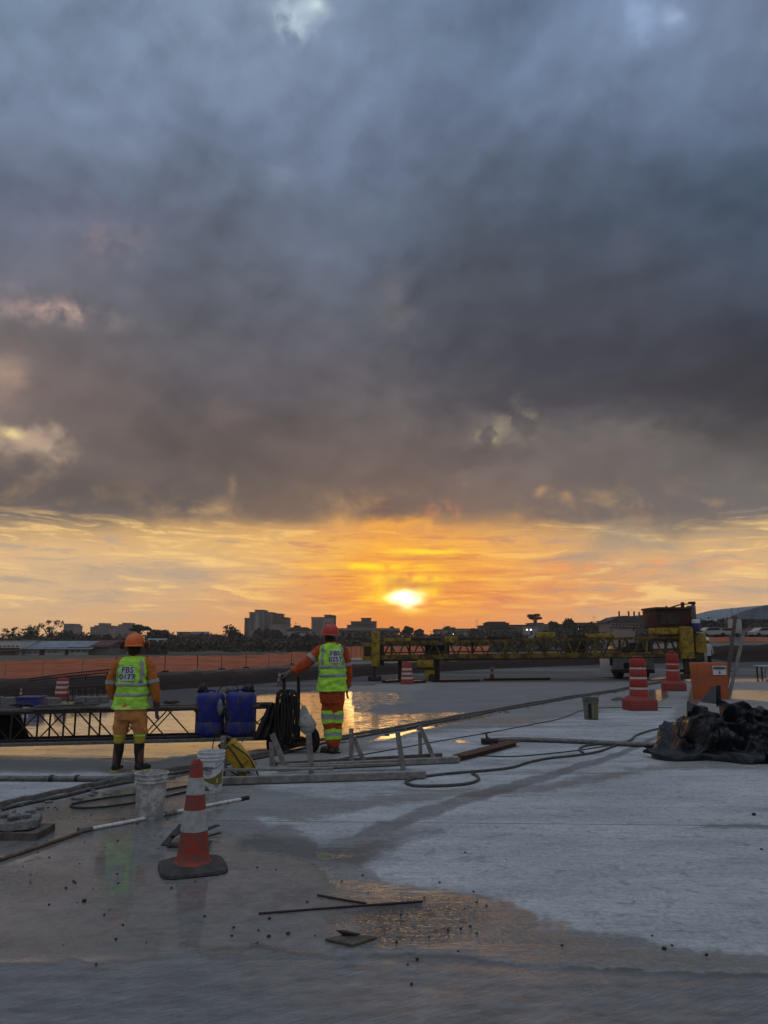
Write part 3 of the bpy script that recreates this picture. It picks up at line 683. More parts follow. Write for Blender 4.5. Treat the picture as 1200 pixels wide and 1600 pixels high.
# orange mesh fences
def netmat(nm, c, tr):
    m, b, p = newmat(nm); t = b.n('ShaderNodeTexCoord').outputs['Object']
    n = b.noise(b.vm('MULTIPLY', t, (.25, .25, 9.)), 1.6, 4, .6); 
    p.inputs['Roughness'].default_value = .7; b.put(p.inputs['Base Color'], b.mix(b.lr(n, .35, .65), tuple(x*.7 for x in c), tuple(min(1, x*1.2) for x in c)))
    s_ = b.n('ShaderNodeSeparateXYZ'); b.put(s_.inputs[0], t)
    b.put(p.inputs['Alpha'], b.m('SUBTRACT', 1., b.m('MULTIPLY', b.ss(b.m('SINE', b.m('MULTIPLY', s_.outputs[2], 75.)), .2, .9), tr)))
    tl = b.n('ShaderNodeBsdfTranslucent'); b.put(tl.inputs[0], tuple(c)+(1,)); ms = b.n('ShaderNodeMixShader'); ms.inputs[0].default_value = .35
    o = m.node_tree.nodes['Material Output'] if 'Material Output' in m.node_tree.nodes else [x for x in m.node_tree.nodes if x.type == 'OUTPUT_MATERIAL'][0]
    b.put(ms.inputs[1], p.outputs[0]); b.put(ms.inputs[2], tl.outputs[0]); m.node_tree.links.new(ms.outputs[0], o.inputs[0]); return m
M['net'] = netmat('orange_fence_net', (.78, .27, .15), .35)
M['fpost_w'] = mat('pale_fence_post', (.30, .27, .24), .7); M['fpost_d'] = mat('dark_fence_post', (.07, .02, .015), .7)
def fence(name, posts, label, zof, hh, postm, feet=True, baseup=0.):
    pts = []
    for px, py in posts:
        g = P(px, py, zof); z = groundz(g.x, g.y); pts.append(Vector((g.x, g.y, max(z, zof)-.0)))
    e = empty(name, pts[0], label, 'fence'); O = pts[0]
    for i, q in enumerate(pts):
        l = q-O; m_ = MB().beam(l, l+Vector((0.02*math.sin(i*3.), 0, hh+.04)), .045, .045); m_.build('post', M[postm if not isinstance(postm, list) else postm[i % len(postm)]], e)
        if feet: MB().box(l+Vector((0, -.1, .04)), (.5, .3, .09), bev=.02).build('weight_block', M['fpost_w' if i % 3 == 0 else 'mdark'], e)
    for i in range(len(pts)-1):
        a, c_ = pts[i]-O, pts[i+1]-O; nx, nz = 14, 9; vs = []; fs = []
        nrm = (c_-a).cross(Vector((0, 0, 1))).normalized()
        for u in range(nx+1):
            t = u/nx; sag = .07*math.sin(math.pi*t)*(1+.6*math.sin(i*5.3))
            for w in range(nz+1):
                s_ = w/nz; q = a.lerp(c_, t); z = baseup+(hh-baseup-sag)*s_+.02*math.sin(t*9+i)
                q = q+nrm*(.05*math.sin(s_*17+t*4+i*2)*math.sin(math.pi*t)); vs.append((q.x, q.y, q.z+z))
        for u in range(nx):
            for w in range(nz): A_ = u*(nz+1)+w; fs.append((A_, A_+1, A_+nz+2, A_+nz+1))
        m_ = MB(); m_.add(vs, fs); m_.build('net_panel', M['net'], e, smooth=True)
    return e
fence('mesh_fence', [(-58,1069),(7,1065),(66,1061),(128,1057),(180,1054)], 'orange mesh fence with pale posts behind the red drum on the left', -.25, .93, 'fpost_w')
fence('mesh_fence', [(181,1054),(229,1052),(257,1050),(308,1048),(346,1046),(384,1044),(420,1042),(455,1038),(505,1035)], 'orange mesh fence with dark posts running between the two workers', -.25, .93, 'fpost_d')
fence('mesh_fence', [(541,1029),(549,1028.5),(556,1028),(563,1027.5),(640,1026),(700,1026),(765,1026)], 'orange mesh fence seen behind the left end of the yellow machine', -.3, 1.25, 'fpost_d', False)
fence('mesh_fence', [(1095,1003.4),(1135,1003),(1180,1003),(1230,1002.6)], 'low orange mesh fence under the parked cars on the right', 1.25, .9, 'fpost_d', False)
# ---- vegetation
def leafmat(nm, c):
    m, b, p = newmat(nm); oi = b.n('ShaderNodeNewGeometry').outputs['Random Per Island']
    b.put(p.inputs['Base Color'], b.mix(oi, tuple(x*.55 for x in c), tuple(x*1.35 for x in c))); p.inputs['Roughness'].default_value = .8; return m
LEAF = [leafmat('leaves_dark_green', (.030, .032, .014)), leafmat('leaves_olive', (.045, .038, .016)), leafmat('leaves_brown_green', (.036, .028, .014))]
BARK = mat('bark', (.03, .022, .016), .9)
def leaves(m, c, r, n, size, R, sx=1., sz=.8):
    for _ in range(n):
        while True:
            q = Vector((R.uniform(-1, 1), R.uniform(-1, 1), R.uniform(-1, 1)))
            if .25 < q.length < 1: break
        q = c+Vector((q.x*r*sx, q.y*r*sx, q.z*r*sz)); s_ = size*R.uniform(.6, 1.4)
        a = Vector((R.gauss(0, 1), R.gauss(0, 1), R.gauss(0, 1))).normalized(); b_ = a.orthogonal().normalized()*s_; c2 = a.cross(b_).normalized()*s_*.7
        m.add([q-b_, q+c2*.8, q+b_, q-c2], [(0, 1, 2, 3)])
def tree(px, top, wpx, dist, kind, label, seed, name='tree', grp='trees along the horizon'):
    R = random.Random(seed); b0 = D(px, 1000, dist); sc_ = F/(dist*CP)*1.0
    gz = -2.; topz = D(px, top, dist).z; H = topz-gz; Wd = wpx/F*dist/2
    e = empty(name, (b0.x, dist, gz), label, 'tree', grp)
    tm = MB(); cm = MB(); px1 = dist/F/.64
    cz = H-Wd*.75 if kind != 'flat' else H-Wd*.3
    cz = max(cz, H*.45)
    tm.tube([(0, 0, 0), (Wd*.05, 0, H*.3), (0, 0, max(cz, H*.5))], [Wd*.09+.12, Wd*.05+.07, Wd*.03+.04], 7, smooth=3)
    nb = {'round': 14, 'flat': 11, 'sparse': 9, 'dense': 16}[kind]
    for i in range(nb):
        a = R.uniform(0, 6.28); rad = Wd*R.uniform(.2, .78)
        if kind == 'flat': z = cz+R.uniform(-.06, .3)*Wd; sz = .28
        elif kind == 'sparse': z = cz+R.uniform(-.7, .7)*Wd; sz = .7
        else: rad = Wd*R.uniform(.0, .68); z = cz+math.sqrt(max(0, 1-(rad/Wd)**2))*Wd*R.uniform(-.5, .62)*.95; sz = .85
        c_ = Vector((math.cos(a)*rad, math.sin(a)*rad*.8, z)); r_ = Wd*{'round': .42, 'flat': .34, 'sparse': .26, 'dense': .42}[kind]*R.uniform(.7, 1.15)
        tm.tube([(0, 0, cz*.72), c_*.5+Vector((0, 0, cz*.42)), c_], [Wd*.035+.05, .04+Wd*.012, .03], 5, smooth=2)
        leaves(cm, c_, r_, {'round': 120, 'flat': 90, 'sparse': 45, 'dense': 130}[kind], px1*(1.25 if kind != 'sparse' else .9), R, 1., sz)
    tm.build('trunk', BARK, e); cm.build('crown', LEAF[seed % 3], e)
    return e
TR = [(14,978,34,240,'sparse','thin see-through tree at the far left of the skyline'),(48,981,60,225,'dense','spreading bushy tree over the white shed roofs at the far left'),(76,970,46,230,'sparse','tallest airy tree above the blue-roofed shed'),(100,984,44,228,'dense','dense tree left of the first pale tower block'),
      (137,991,44,220,'round','low round tree in front of the stepped tower block'),(165,993,34,215,'dense','dark tree under the second pale tower block'),(218,978,38,235,'flat','flat-topped umbrella tree just right of the orange helmet'),(246,981,40,225,'dense','dark bushy tree right of the umbrella tree'),
      (262,990,34,215,'dense','low dense tree beside the small blue-roofed hut'),(355,979,50,230,'round','big round dome-shaped tree left of the grey tower'),(372,990,36,225,'round','smaller round tree at the right foot of the dome-shaped tree'),(410,982,44,240,'dense','dark tree in front of the grey tower'),
      (433,984,40,235,'dense','dark tree at the right foot of the grey tower'),(462,990,36,215,'dense','bushes below the house with the antenna'),(486,991,34,215,'dense','bushes beside the head of the worker with the red helmet'),(612,981,16,300,'round','small dark tree just right of the flat-roofed block near the sun'),
      (636,979,22,300,'round','small round tree under the setting sun'),(655,984,18,300,'dense','small tree right of the round tree under the sun'),(744,984,34,260,'dense','dark tree behind the middle of the yellow machine'),(838,961,28,250,'flat','lone umbrella tree with a bare stem right of the machine centre'),
      (868,972,34,260,'round','round treetop right of the lone umbrella tree'),(892,969,32,262,'round','round dark treetop left of the chimneys'),(925,972,28,262,'round','dark treetop beside the long grey roof'),(1150,962,30,190,'sparse','scrubby tree in front of the arched hangar'),
      (1102,969,40,180,'dense','dark tree just behind the blue and white barrel'),(1128,966,40,185,'dense','dark tree sloping up to the hangar roof')]
for i, (px, tp, w, d_, kd, lb) in enumerate(TR): tree(px, tp, w, d_, kd, lb, i+3)
# far belt of wood and scrub, one mass
R = random.Random(3); m_ = MB()
belt = [(-300,988),(0,993),(100,989),(180,991),(270,988),(330,990),(380,992),(470,991),(560,987),(640,986),(740,987),(830,984),(900,978),(960,982),(1010,972),(1060,966),(1090,972),(1110,968),(1150,965),(1200,974),(1500,974)]
for i in range(760):
    px = -300+i*2.38; d_ = R.uniform(190, 290) if px < 1000 else R.uniform(170, 215); top = pl(belt, px)+R.uniform(0, 9)
    tz = D(px, top, d_).z; x = D(px, 1000, d_).x
    for q in range(3):
        leaves(m_, Vector((x, d_, tz-(q+.75)*1.3)), 2.2, 20, d_/F*(2.2+q*1.2), R, 1.2, .7)
belto = tag(m_.build('woodland', LEAF[2]), 'continuous dark belt of trees and scrub along the horizon', 'woodland', kind='stuff')
m_ = MB()   # scrub along the grass in front
for i in range(420):
    px = 205+i*.85 + R.uniform(-2, 2); d_ = R.uniform(150, 175)
    leaves(m_, Vector((D(px, 1000, d_).x, d_, D(px, 1003+R.uniform(0, 6)+max(0, (px-400)*.0), d_).z-.2)), .8, 12, .42, R, 1.2, .8)
tag(m_.build('scrub', leafmat('scrub_leaves', (.055, .045, .022))), 'low brown-green scrub at the edge of the grass between the two workers', 'scrub', kind='stuff')
# ---- buildings
def bmat(nm, c): return mat(nm, c, .85, .12, .15, tuple(x*.6 for x in c), .4, bump=0, dscale=.5)
M['win'] = mat('dark_window_glass', (.02, .022, .028), .25, .1, bump=0)
BM = dict(g=bmat('grey_render', (.24, .205, .19)), w=bmat('pale_render', (.42, .38, .35)), b=bmat('brown_render', (.17, .115, .095)), p=bmat('pinkish_render', (.33, .25, .215)), d=bmat('dark_render', (.085, .062, .053)), bl=mat('blue_grey_roof_sheet', (.19, .225, .255), .5, .15, .4, (.09, .09, .1), .5, bump=0), rr=bmat('red_brown_roof', (.10, .04, .03)), wh=bmat('white_wall', (.62, .60, .57)))
def building(label, dist, blocks, name='building', wins=(), roofs=(), cat='building', depth=10., grp=None, base=1004, extra=None, z0=None):
    xs = [b_[0] for b_ in blocks]+[b_[1] for b_ in blocks]; cx = (min(xs)+max(xs))/2; o0 = D(cx, 1000, dist); gz = z0 if z0 is not None else -3.
    e = empty(name, (o0.x, dist, gz), label, cat, grp)
    def X_(px): return D(px, 1000, dist).x-o0.x
    def Z_(py): return D(cx, py, dist).z-gz
    for i, (x0, x1, top, mk, dy) in enumerate(blocks):
        MB().box(((X_(x0)+X_(x1))/2, dy+depth/2, Z_(top)/2), (X_(x1)-X_(x0), depth, Z_(top))).build('wall', BM[mk], e)
        MB().box(((X_(x0)+X_(x1))/2, dy+depth/2, Z_(top)+.12), (X_(x1)-X_(x0)+.5, depth+.5, .24)).build('parapet', BM['d'], e)
    for (x0, x1, y0, y1, nx, ny, dy, mk) in wins:
        for a in range(nx):
            for c_ in range(ny):
                wx = (X_(x1)-X_(x0))/nx; wz = (Z_(y0)-Z_(y1))/ny
                MB().box((X_(x0)+wx*(a+.5), dy-.02, Z_(y1)+wz*(c_+.5)), (wx*.55, .12, wz*.55)).build('window', M['win'] if mk is None else BM[mk], e)
    for (x0, x1, y0, y1, mk, kind, dy) in roofs:
        a, c_ = X_(x0), X_(x1); zt, zb = Z_(y0), Z_(y1); mr_ = MB()
        if kind == 'slope': mr_.add([(a, dy-.6, zb), (c_, dy-.6, zb), (c_, dy+depth*.6, zt), (a, dy+depth*.6, zt), (a, dy-.6, zb-.15), (c_, dy-.6, zb-.15), (c_, dy+depth*.6, zt-.15), (a, dy+depth*.6, zt-.15)], [(0,1,2,3),(4,7,6,5),(0,4,5,1),(1,5,6,2),(2,6,7,3),(3,7,4,0)])
        else: mr_.prism([(a, zb), (c_, zb), (c_-(c_-a)*.22, zt), (a+(c_-a)*.22, zt)], dy-.5, dy+depth)
        mr_.build('roof', BM[mk], e)
    return e
building('grey apartment tower with stepped roofline and pale panels, tallest on the skyline', 380, [(379.5,389,966,'b',3),(388,397.5,957,'g',1),(397,411,953.5,'g',0),(411,424,957,'g',1.5),(423.5,437,959,'b',2.),(436.5,447,965,'b',2.5),(421,449,975,'g',-1)],
         wins=[(398,403,957,988,1,12,0,'w'),(405,410,957,985,2,12,0,None),(412,422,960,985,4,11,1.5,None),(426,436,963,974,3,4,2.,None),(390,396,960,985,2,10,1,None)], depth=14)
building('pale square apartment block with a rooftop box behind the red-helmeted worker', 370, [(486,522,965,'p',0),(506,516,961,'g',2),(514,522,962,'b',1)], wins=[(488,504,968,990,4,6,0,None),(506,520,972,990,3,5,0,None)], depth=12)
building('low white house with a dark hipped roof and rooftop antennas', 300, [(449,485,985,'w',0),(458,464,978,'d',2)], wins=[(465,482,986,990,5,1,0,None)], roofs=[(447,487,980,985.5,'d','hip',0)])
building('brown flat-roofed block with a set-back upper storey below the sun', 360, [(548,588,971.5,'b',0),(564,579,966,'b',2),(542,550,977,'b',1)], wins=[(550,586,973,980,8,1,0,None)], depth=12)
building('long pale arcaded building with rows of openings beside the machine post', 260, [(522,622,986,'p',0)], wins=[(530,618,988,994,8,1,0,None),(530,618,996,1003,8,1,0,None)], roofs=[(520,625,981,986,'d','slope',0)], depth=9)
building('first pale tower block from the left, behind the trees', 520, [(99,115,978,'g',0),(96,110,975,'g',2)], wins=[(100,114,979,995,4,6,0,None)], depth=14, grp='pale tower blocks on the left skyline')
building('wide stepped tower block in the middle of the three on the left', 520, [(140,170,980,'g',0),(145,165,977.5,'g',1),(151,159,974,'g',2)], wins=[(141,169,981,996,8,5,0,None)], depth=14, grp='pale tower blocks on the left skyline')
building('pale tower block right above the orange helmet, rightmost of the three', 500, [(177,205,978.5,'p',0),(183,200,976,'g',1),(188,197,973.5,'p',2)], wins=[(178,204,980,996,8,6,0,None)], depth=14, grp='pale tower blocks on the left skyline')
building('low grey roofs between the umbrella tree and the dome-shaped tree', 330, [(276,292,988,'g',0),(296,318,989,'g',1),(318,335,992,'b',0)], roofs=[(295,322,986.5,990,'g','slope',0)], wins=[(278,290,990,994,4,1,0,None)])
building('small hut with a pale blue sheet roof right of the orange helmet', 160, [(208,246,1004,'d',0)], roofs=[(206,252,997.5,1005,'bl','slope',0)], wins=[(212,244,1006,1010,5,1,0,'w')], depth=8, z0=-1.6)
building('two-storey white building at the far left edge of the field', 150, [(-60,32,1000,'wh',0),(-60,30,1014,'p',-1.5)], wins=[(-40,31,1008,1011,11,1,0,None)], roofs=[(-62,36,1012,1016.5,'rr','slope',-2)], depth=9, z0=-1.5)
building('long white shed with a blue-grey sheet roof across the field', 152, [(33,146,1013.5,'b',0),(35,64,1015.5,'wh',-.5),(73,104,1014,'wh',-.5),(110,140,1013,'wh',-.5)], wins=[(36,64,1018.5,1021.5,3,1,-.5,None),(75,94,1017.5,1020,2,1,-.5,None),(112,139,1016,1019,3,1,-.5,None)], roofs=[(32,148,1001.5,1013.5,'bl','slope',-.8)], depth=12, z0=-1.4)
building('small shed with a rusty red roof at the right end of the long shed', 153, [(144,172,1010,'g',0)], roofs=[(143,174,1000.5,1010,'rr','slope',-.5)], wins=[(150,170,1013,1017,3,1,0,'w')], depth=10, z0=-1.3)
building('low pale roofs on the skyline straight right of the sun', 300, [(680,700,984,'p',0),(696,712,981,'b',2),(712,748,983,'p',1),(700,704,979,'d',3)], wins=[(714,746,985,989,7,1,1,None)])
building('dark flat building with a raised middle right of the sun', 290, [(761,796,974,'d',0),(766,792,972,'b',2),(796,825,977,'b',1),(752,764,978,'b',1)], wins=[(763,794,976,981,7,1,0,None)])
building('small white box building below the lone umbrella tree', 240, [(826,840,978,'w',0),(834,852,974,'g',2)], wins=[(828,838,980,983,3,1,0,None)])
building('long low grey-roofed building between the dark treetops', 280, [(846,950,976,'g',0),(895,948,973.5,'bl',3)], wins=[(850,945,978,983,16,1,0,None)])
ch = building('pale industrial building with hipped dark roofs and five chimneys', 200, [(954,1022,971,'p',0),(956,1024,981,'p',-2),(956,966,970,'d',3)], roofs=[(950,1024,963.5,971.5,'d','hip',0),(972,988,962,966,'d','hip',1.),(1000,1018,961,966,'d','hip',1.)], wins=[(957,1020,974,979,12,1,0,None)])
o0 = ch.location
for px, t in ((969.5,955),(984.5,955),(993,955.5),(1001,956),(1007.5,955)):
    x = D(px, 1000, 204).x-o0.x; zt = D(px, t, 204).z-o0.z
    MB().tube([(x, 4, zt-2.6), (x, 4, zt)], .22, 10).build('chimney', BM['rr'], ch)
# arched hangar
e = empty('hangar', (D(1235, 1000, 190).x, 190, -.5), 'large hangar with an arched grey roof at the right edge', 'hangar')
O = e.location; xa, xb = D(1136, 1000, 190).x-O.x, D(1340, 1000, 190).x-O.x
m_ = MB(); n_ = 28; z0_, z1_ = D(1150, 966, 190).z-O.z, D(1150, 943, 190).z-O.z
arc = [(xa+(xb-xa)*i/n_, z0_-.3+(z1_-z0_+.3)*math.sin(math.pi*i/n_)**.72) for i in range(n_+1)]
m_.prism(arc, -1, 30); m_.build('roof', BM['bl'], e)
MB().box(((xa+xb)/2+2.5, 15, (z0_-.4)/2), (xb-xa-6, 30, z0_-.4)).build('wall', BM['b'], e)
MB().box((D(1187, 1000, 190).x-O.x, -.1, D(0, 969.5, 190).z-O.z), (3.0, .15, .75)).build('sign_board', mat('dark_blue_sign', (.02, .018, .12), .4), e)
MB().box((D(1187, 1000, 190).x-O.x, -.2, D(0, 969.7, 190).z-O.z), (2.3, .06, .18)).build('sign_stripe', BM['wh'], e)
for px, t in ((1147, 950), (1157, 950)):
    x = D(px, 1000, 191).x-O.x; zt = D(px, t, 191).z-O.z; MB().tube([(x, 1, zt-2.2), (x, 1, zt)], .06, 6).build('roof_mast', M['mdark'], e)
building('lean-to with a pale sloping roof left of the hangar', 186, [(1130,1156,974,'d',0)], roofs=[(1126,1158,966,975,'bl','slope',0)], depth=8, z0=0.)
e = empty('tank', (D(1150, 1000, 120).x, 120, 1.2), 'pale upright water tank behind the leaning boards', 'tank')
MB().lathe((0, 0, 0), [(.95, 0), (1, .1), (1, D(0, 969, 120).z-1.4), (.9, D(0, 967.5, 120).z-1.2)], 20).build('shell', BM['w'], e, smooth=40); MB().lathe((0, 0, D(0, 967.5, 120).z-1.2), [(.3, 0), (.28, .12)], 12).build('lid', BM['g'], e)
# parked cars under the hangar
def car(px, dist, m_, lab, yaw, s_=1.):
    g = D(px, 1000, dist); e = empty('parked_car', (g.x, dist, D(px, 994.3, dist).z-.1), lab, 'car', 'cars parked before the hangar', yaw)
    b_ = MB(); side = [(-2.1, .35), (-2.15, .75), (-1.5, .92), (-.8, 1.38), (.7, 1.42), (1.4, .98), (2.1, .85), (2.15, .4)]
    b_.prism(side, -.82, .82); b_.build('body', m_, e, smooth=20)
    g_ = MB(); g_.prism([(-1.25, .95), (-.75, 1.32), (.62, 1.36), (1.15, .98)], -.84, .84); g_.build('window', M['win'], e)
    for x in (-1.35, 1.35):
        for y in (-.78, .78): MB().lathe((x, y, .32), [(.32, -.1), (.33, 0), (.32, .1)], 16, rot=Matrix.Rotation(math.pi/2, 3, 'X')).build('wheel', M['tyre'], e)
    return e
car(1112, 112, BM['w'], 'white car nearest the yellow machine under the hangar', .1); car(1136, 120, BM['w'], 'white car just left of the leaning boards', -.2)
car(1194, 114, BM['w'], 'white car at the right edge before the hangar', .15); car(1177, 118, BM['rr'], 'brownish red car beside the white car at the right edge', .9)
# street lamps lit on the horizon
LM, b, p = newmat('lamp_glow'); p.inputs['Emission Color'].default_value = (1, .97, .9, 1); p.inputs['Emission Strength'].default_value = 4.
for i, (px, py, r_, lb) in enumerate([(823,983.6,.34,'lit flood lamp left of a close pair beneath the lone umbrella tree'),(829,983.6,.34,'lit flood lamp right of a close pair beneath the lone umbrella tree'),(887,985.8,.18,'dim lit lamp, lowest and leftmost of three left of the chimneys'),(894,983.,.18,'lit lamp, middle of three left of the chimneys'),(904,982.6,.30,'brightest lit lamp of three left of the chimneys'),(708,990.5,.15,'small lit lamp above the middle of the yellow machine')]):
    q = D(px, py, 230); e = empty('street_lamp', (q.x, 230, -2.), lb, 'lamp', 'lit lamps on the horizon')
    MB().tube([(0, 0, 0), (0, 0, q.z+2)], .07, 6).build('post', M['mdark'], e)
    MB().box((0, -.25, q.z+2.05), (r_*1.6, .6, .12)).build('lamp_head', M['mdark'], e)
    MB().ball((0, -.4, q.z+1.95), r_*.8, 10, 6, .7).build('bulb', LM, e, smooth=True)
for i, (px, top, lb) in enumerate([(462,972,'thin antenna mast on the white house roof'),(745,968,'thin mast rising from the roofs right of the sun'),(928,962,'thin mast left of the chimneys')]):
    q = D(px, top, 300); e = empty('antenna_mast', (q.x, 300, -2.), lb, 'antenna'); MB().tube([(0, 0, 0), (0, 0, q.z+2)], [.10, .05], 6).build('mast', M['mdark'], e)
    MB().beam((-.8, 0, q.z+1.4), (.8, 0, q.z+1.4), .08, .08).build('crossbar', M['mdark'], e)
# ------------------------------------------------------------ the two workers
def torso_fn(rings):
    A = np.array([r+(0.,)*(6-len(r)) if len(r) < 6 else r for r in rings], float)
    def f(z, th, off=0.):
        v = [float(np.interp(z, A[:, 2], A[:, i])) for i in (0, 1, 3, 4, 5)]
        ca, sa = math.cos(th), math.sin(th); q = (abs(ca)**2.5+abs(sa)**2.5)**(-1/2.5)
        x = ca*q*(v[2]+off); y = sa*q*(v[3]+off); c, s_ = math.cos(v[4]), math.sin(v[4])
        return Vector((v[0]+x*c-y*s_, v[1]+x*s_+y*c, z))
    return f
def fold_fn(p, seed): return mnoise.fractal(Vector((p.x*8+seed, p.y*8, p.z*11)), .8, 2, 3)*.020+math.sin(p.z*24+9*mnoise.noise(Vector((p.x*4, p.y*4, p.z*3+seed))))*.006+abs(mnoise.noise(Vector((p.x*9, p.y*5, p.z*6+seed))))*-.022
def patch(f, z0, z1, t0, t1, off, mats, name, parent, nz=8, nt=16, seed=0., thick=.004, fk=1.):
    m_ = MB(); vs = []
    for i in range(nz+1):
        for j in range(nt+1):
            th = t0+(t1-t0)*j/nt; z = (z0+(z1-z0)*i/nz); p0 = f(z, th, off); c0 = f(z, th, -.05)
            d = fold_fn(f(z, th, 0), seed)*fk; vs.append(p0+(p0-c0).normalized()*d)
    fs = [(i*(nt+1)+j, i*(nt+1)+j+1, (i+1)*(nt+1)+j+1, (i+1)*(nt+1)+j) for i in range(nz) for j in range(nt)]
    m_.add(vs, fs); o = m_.build(name, mats, parent, smooth=True)
    md = o.modifiers.new('thickness', 'SOLIDIFY'); md.thickness = thick; md.offset = 0; return o
def text_on(f, txt, zc, thc, size, off, m_, parent, seed, name='lettering'):
    cu = bpy.data.curves.new('lettering_source', 'FONT'); cu.body = txt; cu.size = size; cu.align_x = 'CENTER'; cu.align_y = 'CENTER'; cu.offset = size*.010
    cu.resolution_u = 3; to = bpy.data.objects.new('lettering_source', cu); COL.objects.link(to)
    dg = bpy.context.evaluated_depsgraph_get(); me_ = bpy.data.meshes.new_from_object(to.evaluated_get(dg)); bpy.data.objects.remove(to); bpy.data.curves.remove(cu)
    R0 = (f(zc, thc)-f(zc, thc+.05)).length/.05
    for v in me_.vertices:
        u, w = v.co.x, v.co.y; th = thc+u/R0; z = zc+w; p0 = f(z, th, off); c0 = f(z, th, -.05)
        v.co = p0+(p0-c0).normalized()*fold_fn(f(z, th, 0), seed)*.3
    me_.materials.clear(); me_.materials.append(m_); o = bpy.data.objects.new(name, me_); COL.objects.link(o); o.parent = parent; return o
def hand(m_, wrist, dirv, side, s=1., curl=.25, thumb=None):
    # palm plus five tapered, slightly bent fingers
    d = dirv.normalized(); sx = side.normalized(); nrm = d.cross(sx).normalized(); w = Vector(wrist)
    for k_ in range(4):
        b0 = w+sx*(k_-1.5)*.019*s+d*.085*s; L = (.072, .080, .074, .058)[k_]*s; sp = (k_-1.5)*.10
        m_.tube([w+sx*(k_-1.5)*.012*s, b0, b0+(d+sx*sp*.5+nrm*curl*.3)*L*.5, b0+(d+sx*sp+nrm*curl)*L*.85, b0+(d*.8+sx*sp+nrm*curl*2)*L], [.017*s, .0125*s, .0115*s, .010*s, .008*s], 8, smooth=3)
    t = thumb or (sx*-1)
    m_.tube([w+d*.02*s, w+t*.033*s+d*.05*s, w+t*.048*s+d*.085*s+nrm*.012, w+t*.05*s+d*.11*s+nrm*.02], [.018*s, .014*s, .012*s, .009*s], 8, smooth=3)
def face_and_head(m_, c, yaw, s=1.):
    # skull, jaw, nose and ears, looking along yaw
    R = Matrix.Rotation(yaw, 3, 'Z'); c = Vector(c)
    q = MB(); q.ball((0, 0, 0), .094*s, 16, 12, 1.18, .86, 1.04); q.ball((0, .03, -.06*s), .062*s, 12, 8, 1.0, .95, 1.)
    q.tube([(0, .088*s, .015*s), (0, .112*s, -.02*s), (0, .1*s, -.028*s)], [.008*s, .014*s, .01*s], 6)
    q.tube([(-.022*s, .094*s, -.055*s), (0, .1*s, -.053*s), (.022*s, .094*s, -.055*s)], .007*s, 6)
    for x in (-1, 1): q.ball((x*.085*s, -.005, -.012*s), .03*s, 8, 6, 1.1, .4, .7)
    m_.add([c+R@Vector(v) for v in q.v], q.f)
def helmet(parent, c, yaw, mt, s=1., peak=True):
    R = Matrix.Rotation(yaw, 3, 'Z'); c = Vector(c); m_ = MB()
    prof = [(.128, -.02), (.128, .0), (.124, .03), (.115, .065), (.096, .098), (.065, .121), (.03, .132), (.003, .134)]
    m_.lathe((0, 0, 0), [(r*s, z*s) for r, z in prof], 28, .93, 1.1, cap=False)
    m_.lathe((0, 0, 0), [(.128*s, -.02*s), (.139*s, -.026*s), (.139*s, -.020*s), (.128*s, -.008*s)], 28, .93, 1.1, cap=False)
    m_.tube([(0, -.12*s, .05*s), (0, -.07*s, .115*s), (0, 0, .137*s), (0, .07*s, .115*s), (0, .12*s, .05*s)], .011*s, 8, smooth=3)
    m_.add([(-.085*s, .105*s, -.02*s), (.085*s, .105*s, -.02*s), (.055*s, .185*s, -.034*s), (-.055*s, .185*s, -.034*s), (-.085*s, .105*s, -.012*s), (.085*s, .105*s, -.012*s), (.055*s, .185*s, -.026*s), (-.055*s, .185*s, -.026*s)], [(0,1,2,3),(4,7,6,5),(0,4,5,1),(1,5,6,2),(2,6,7,3),(3,7,4,0)])
    m_.v = [tuple(c+R@Vector(v)) for v in m_.v]
    return m_.build('helmet', mt, parent, smooth=50)
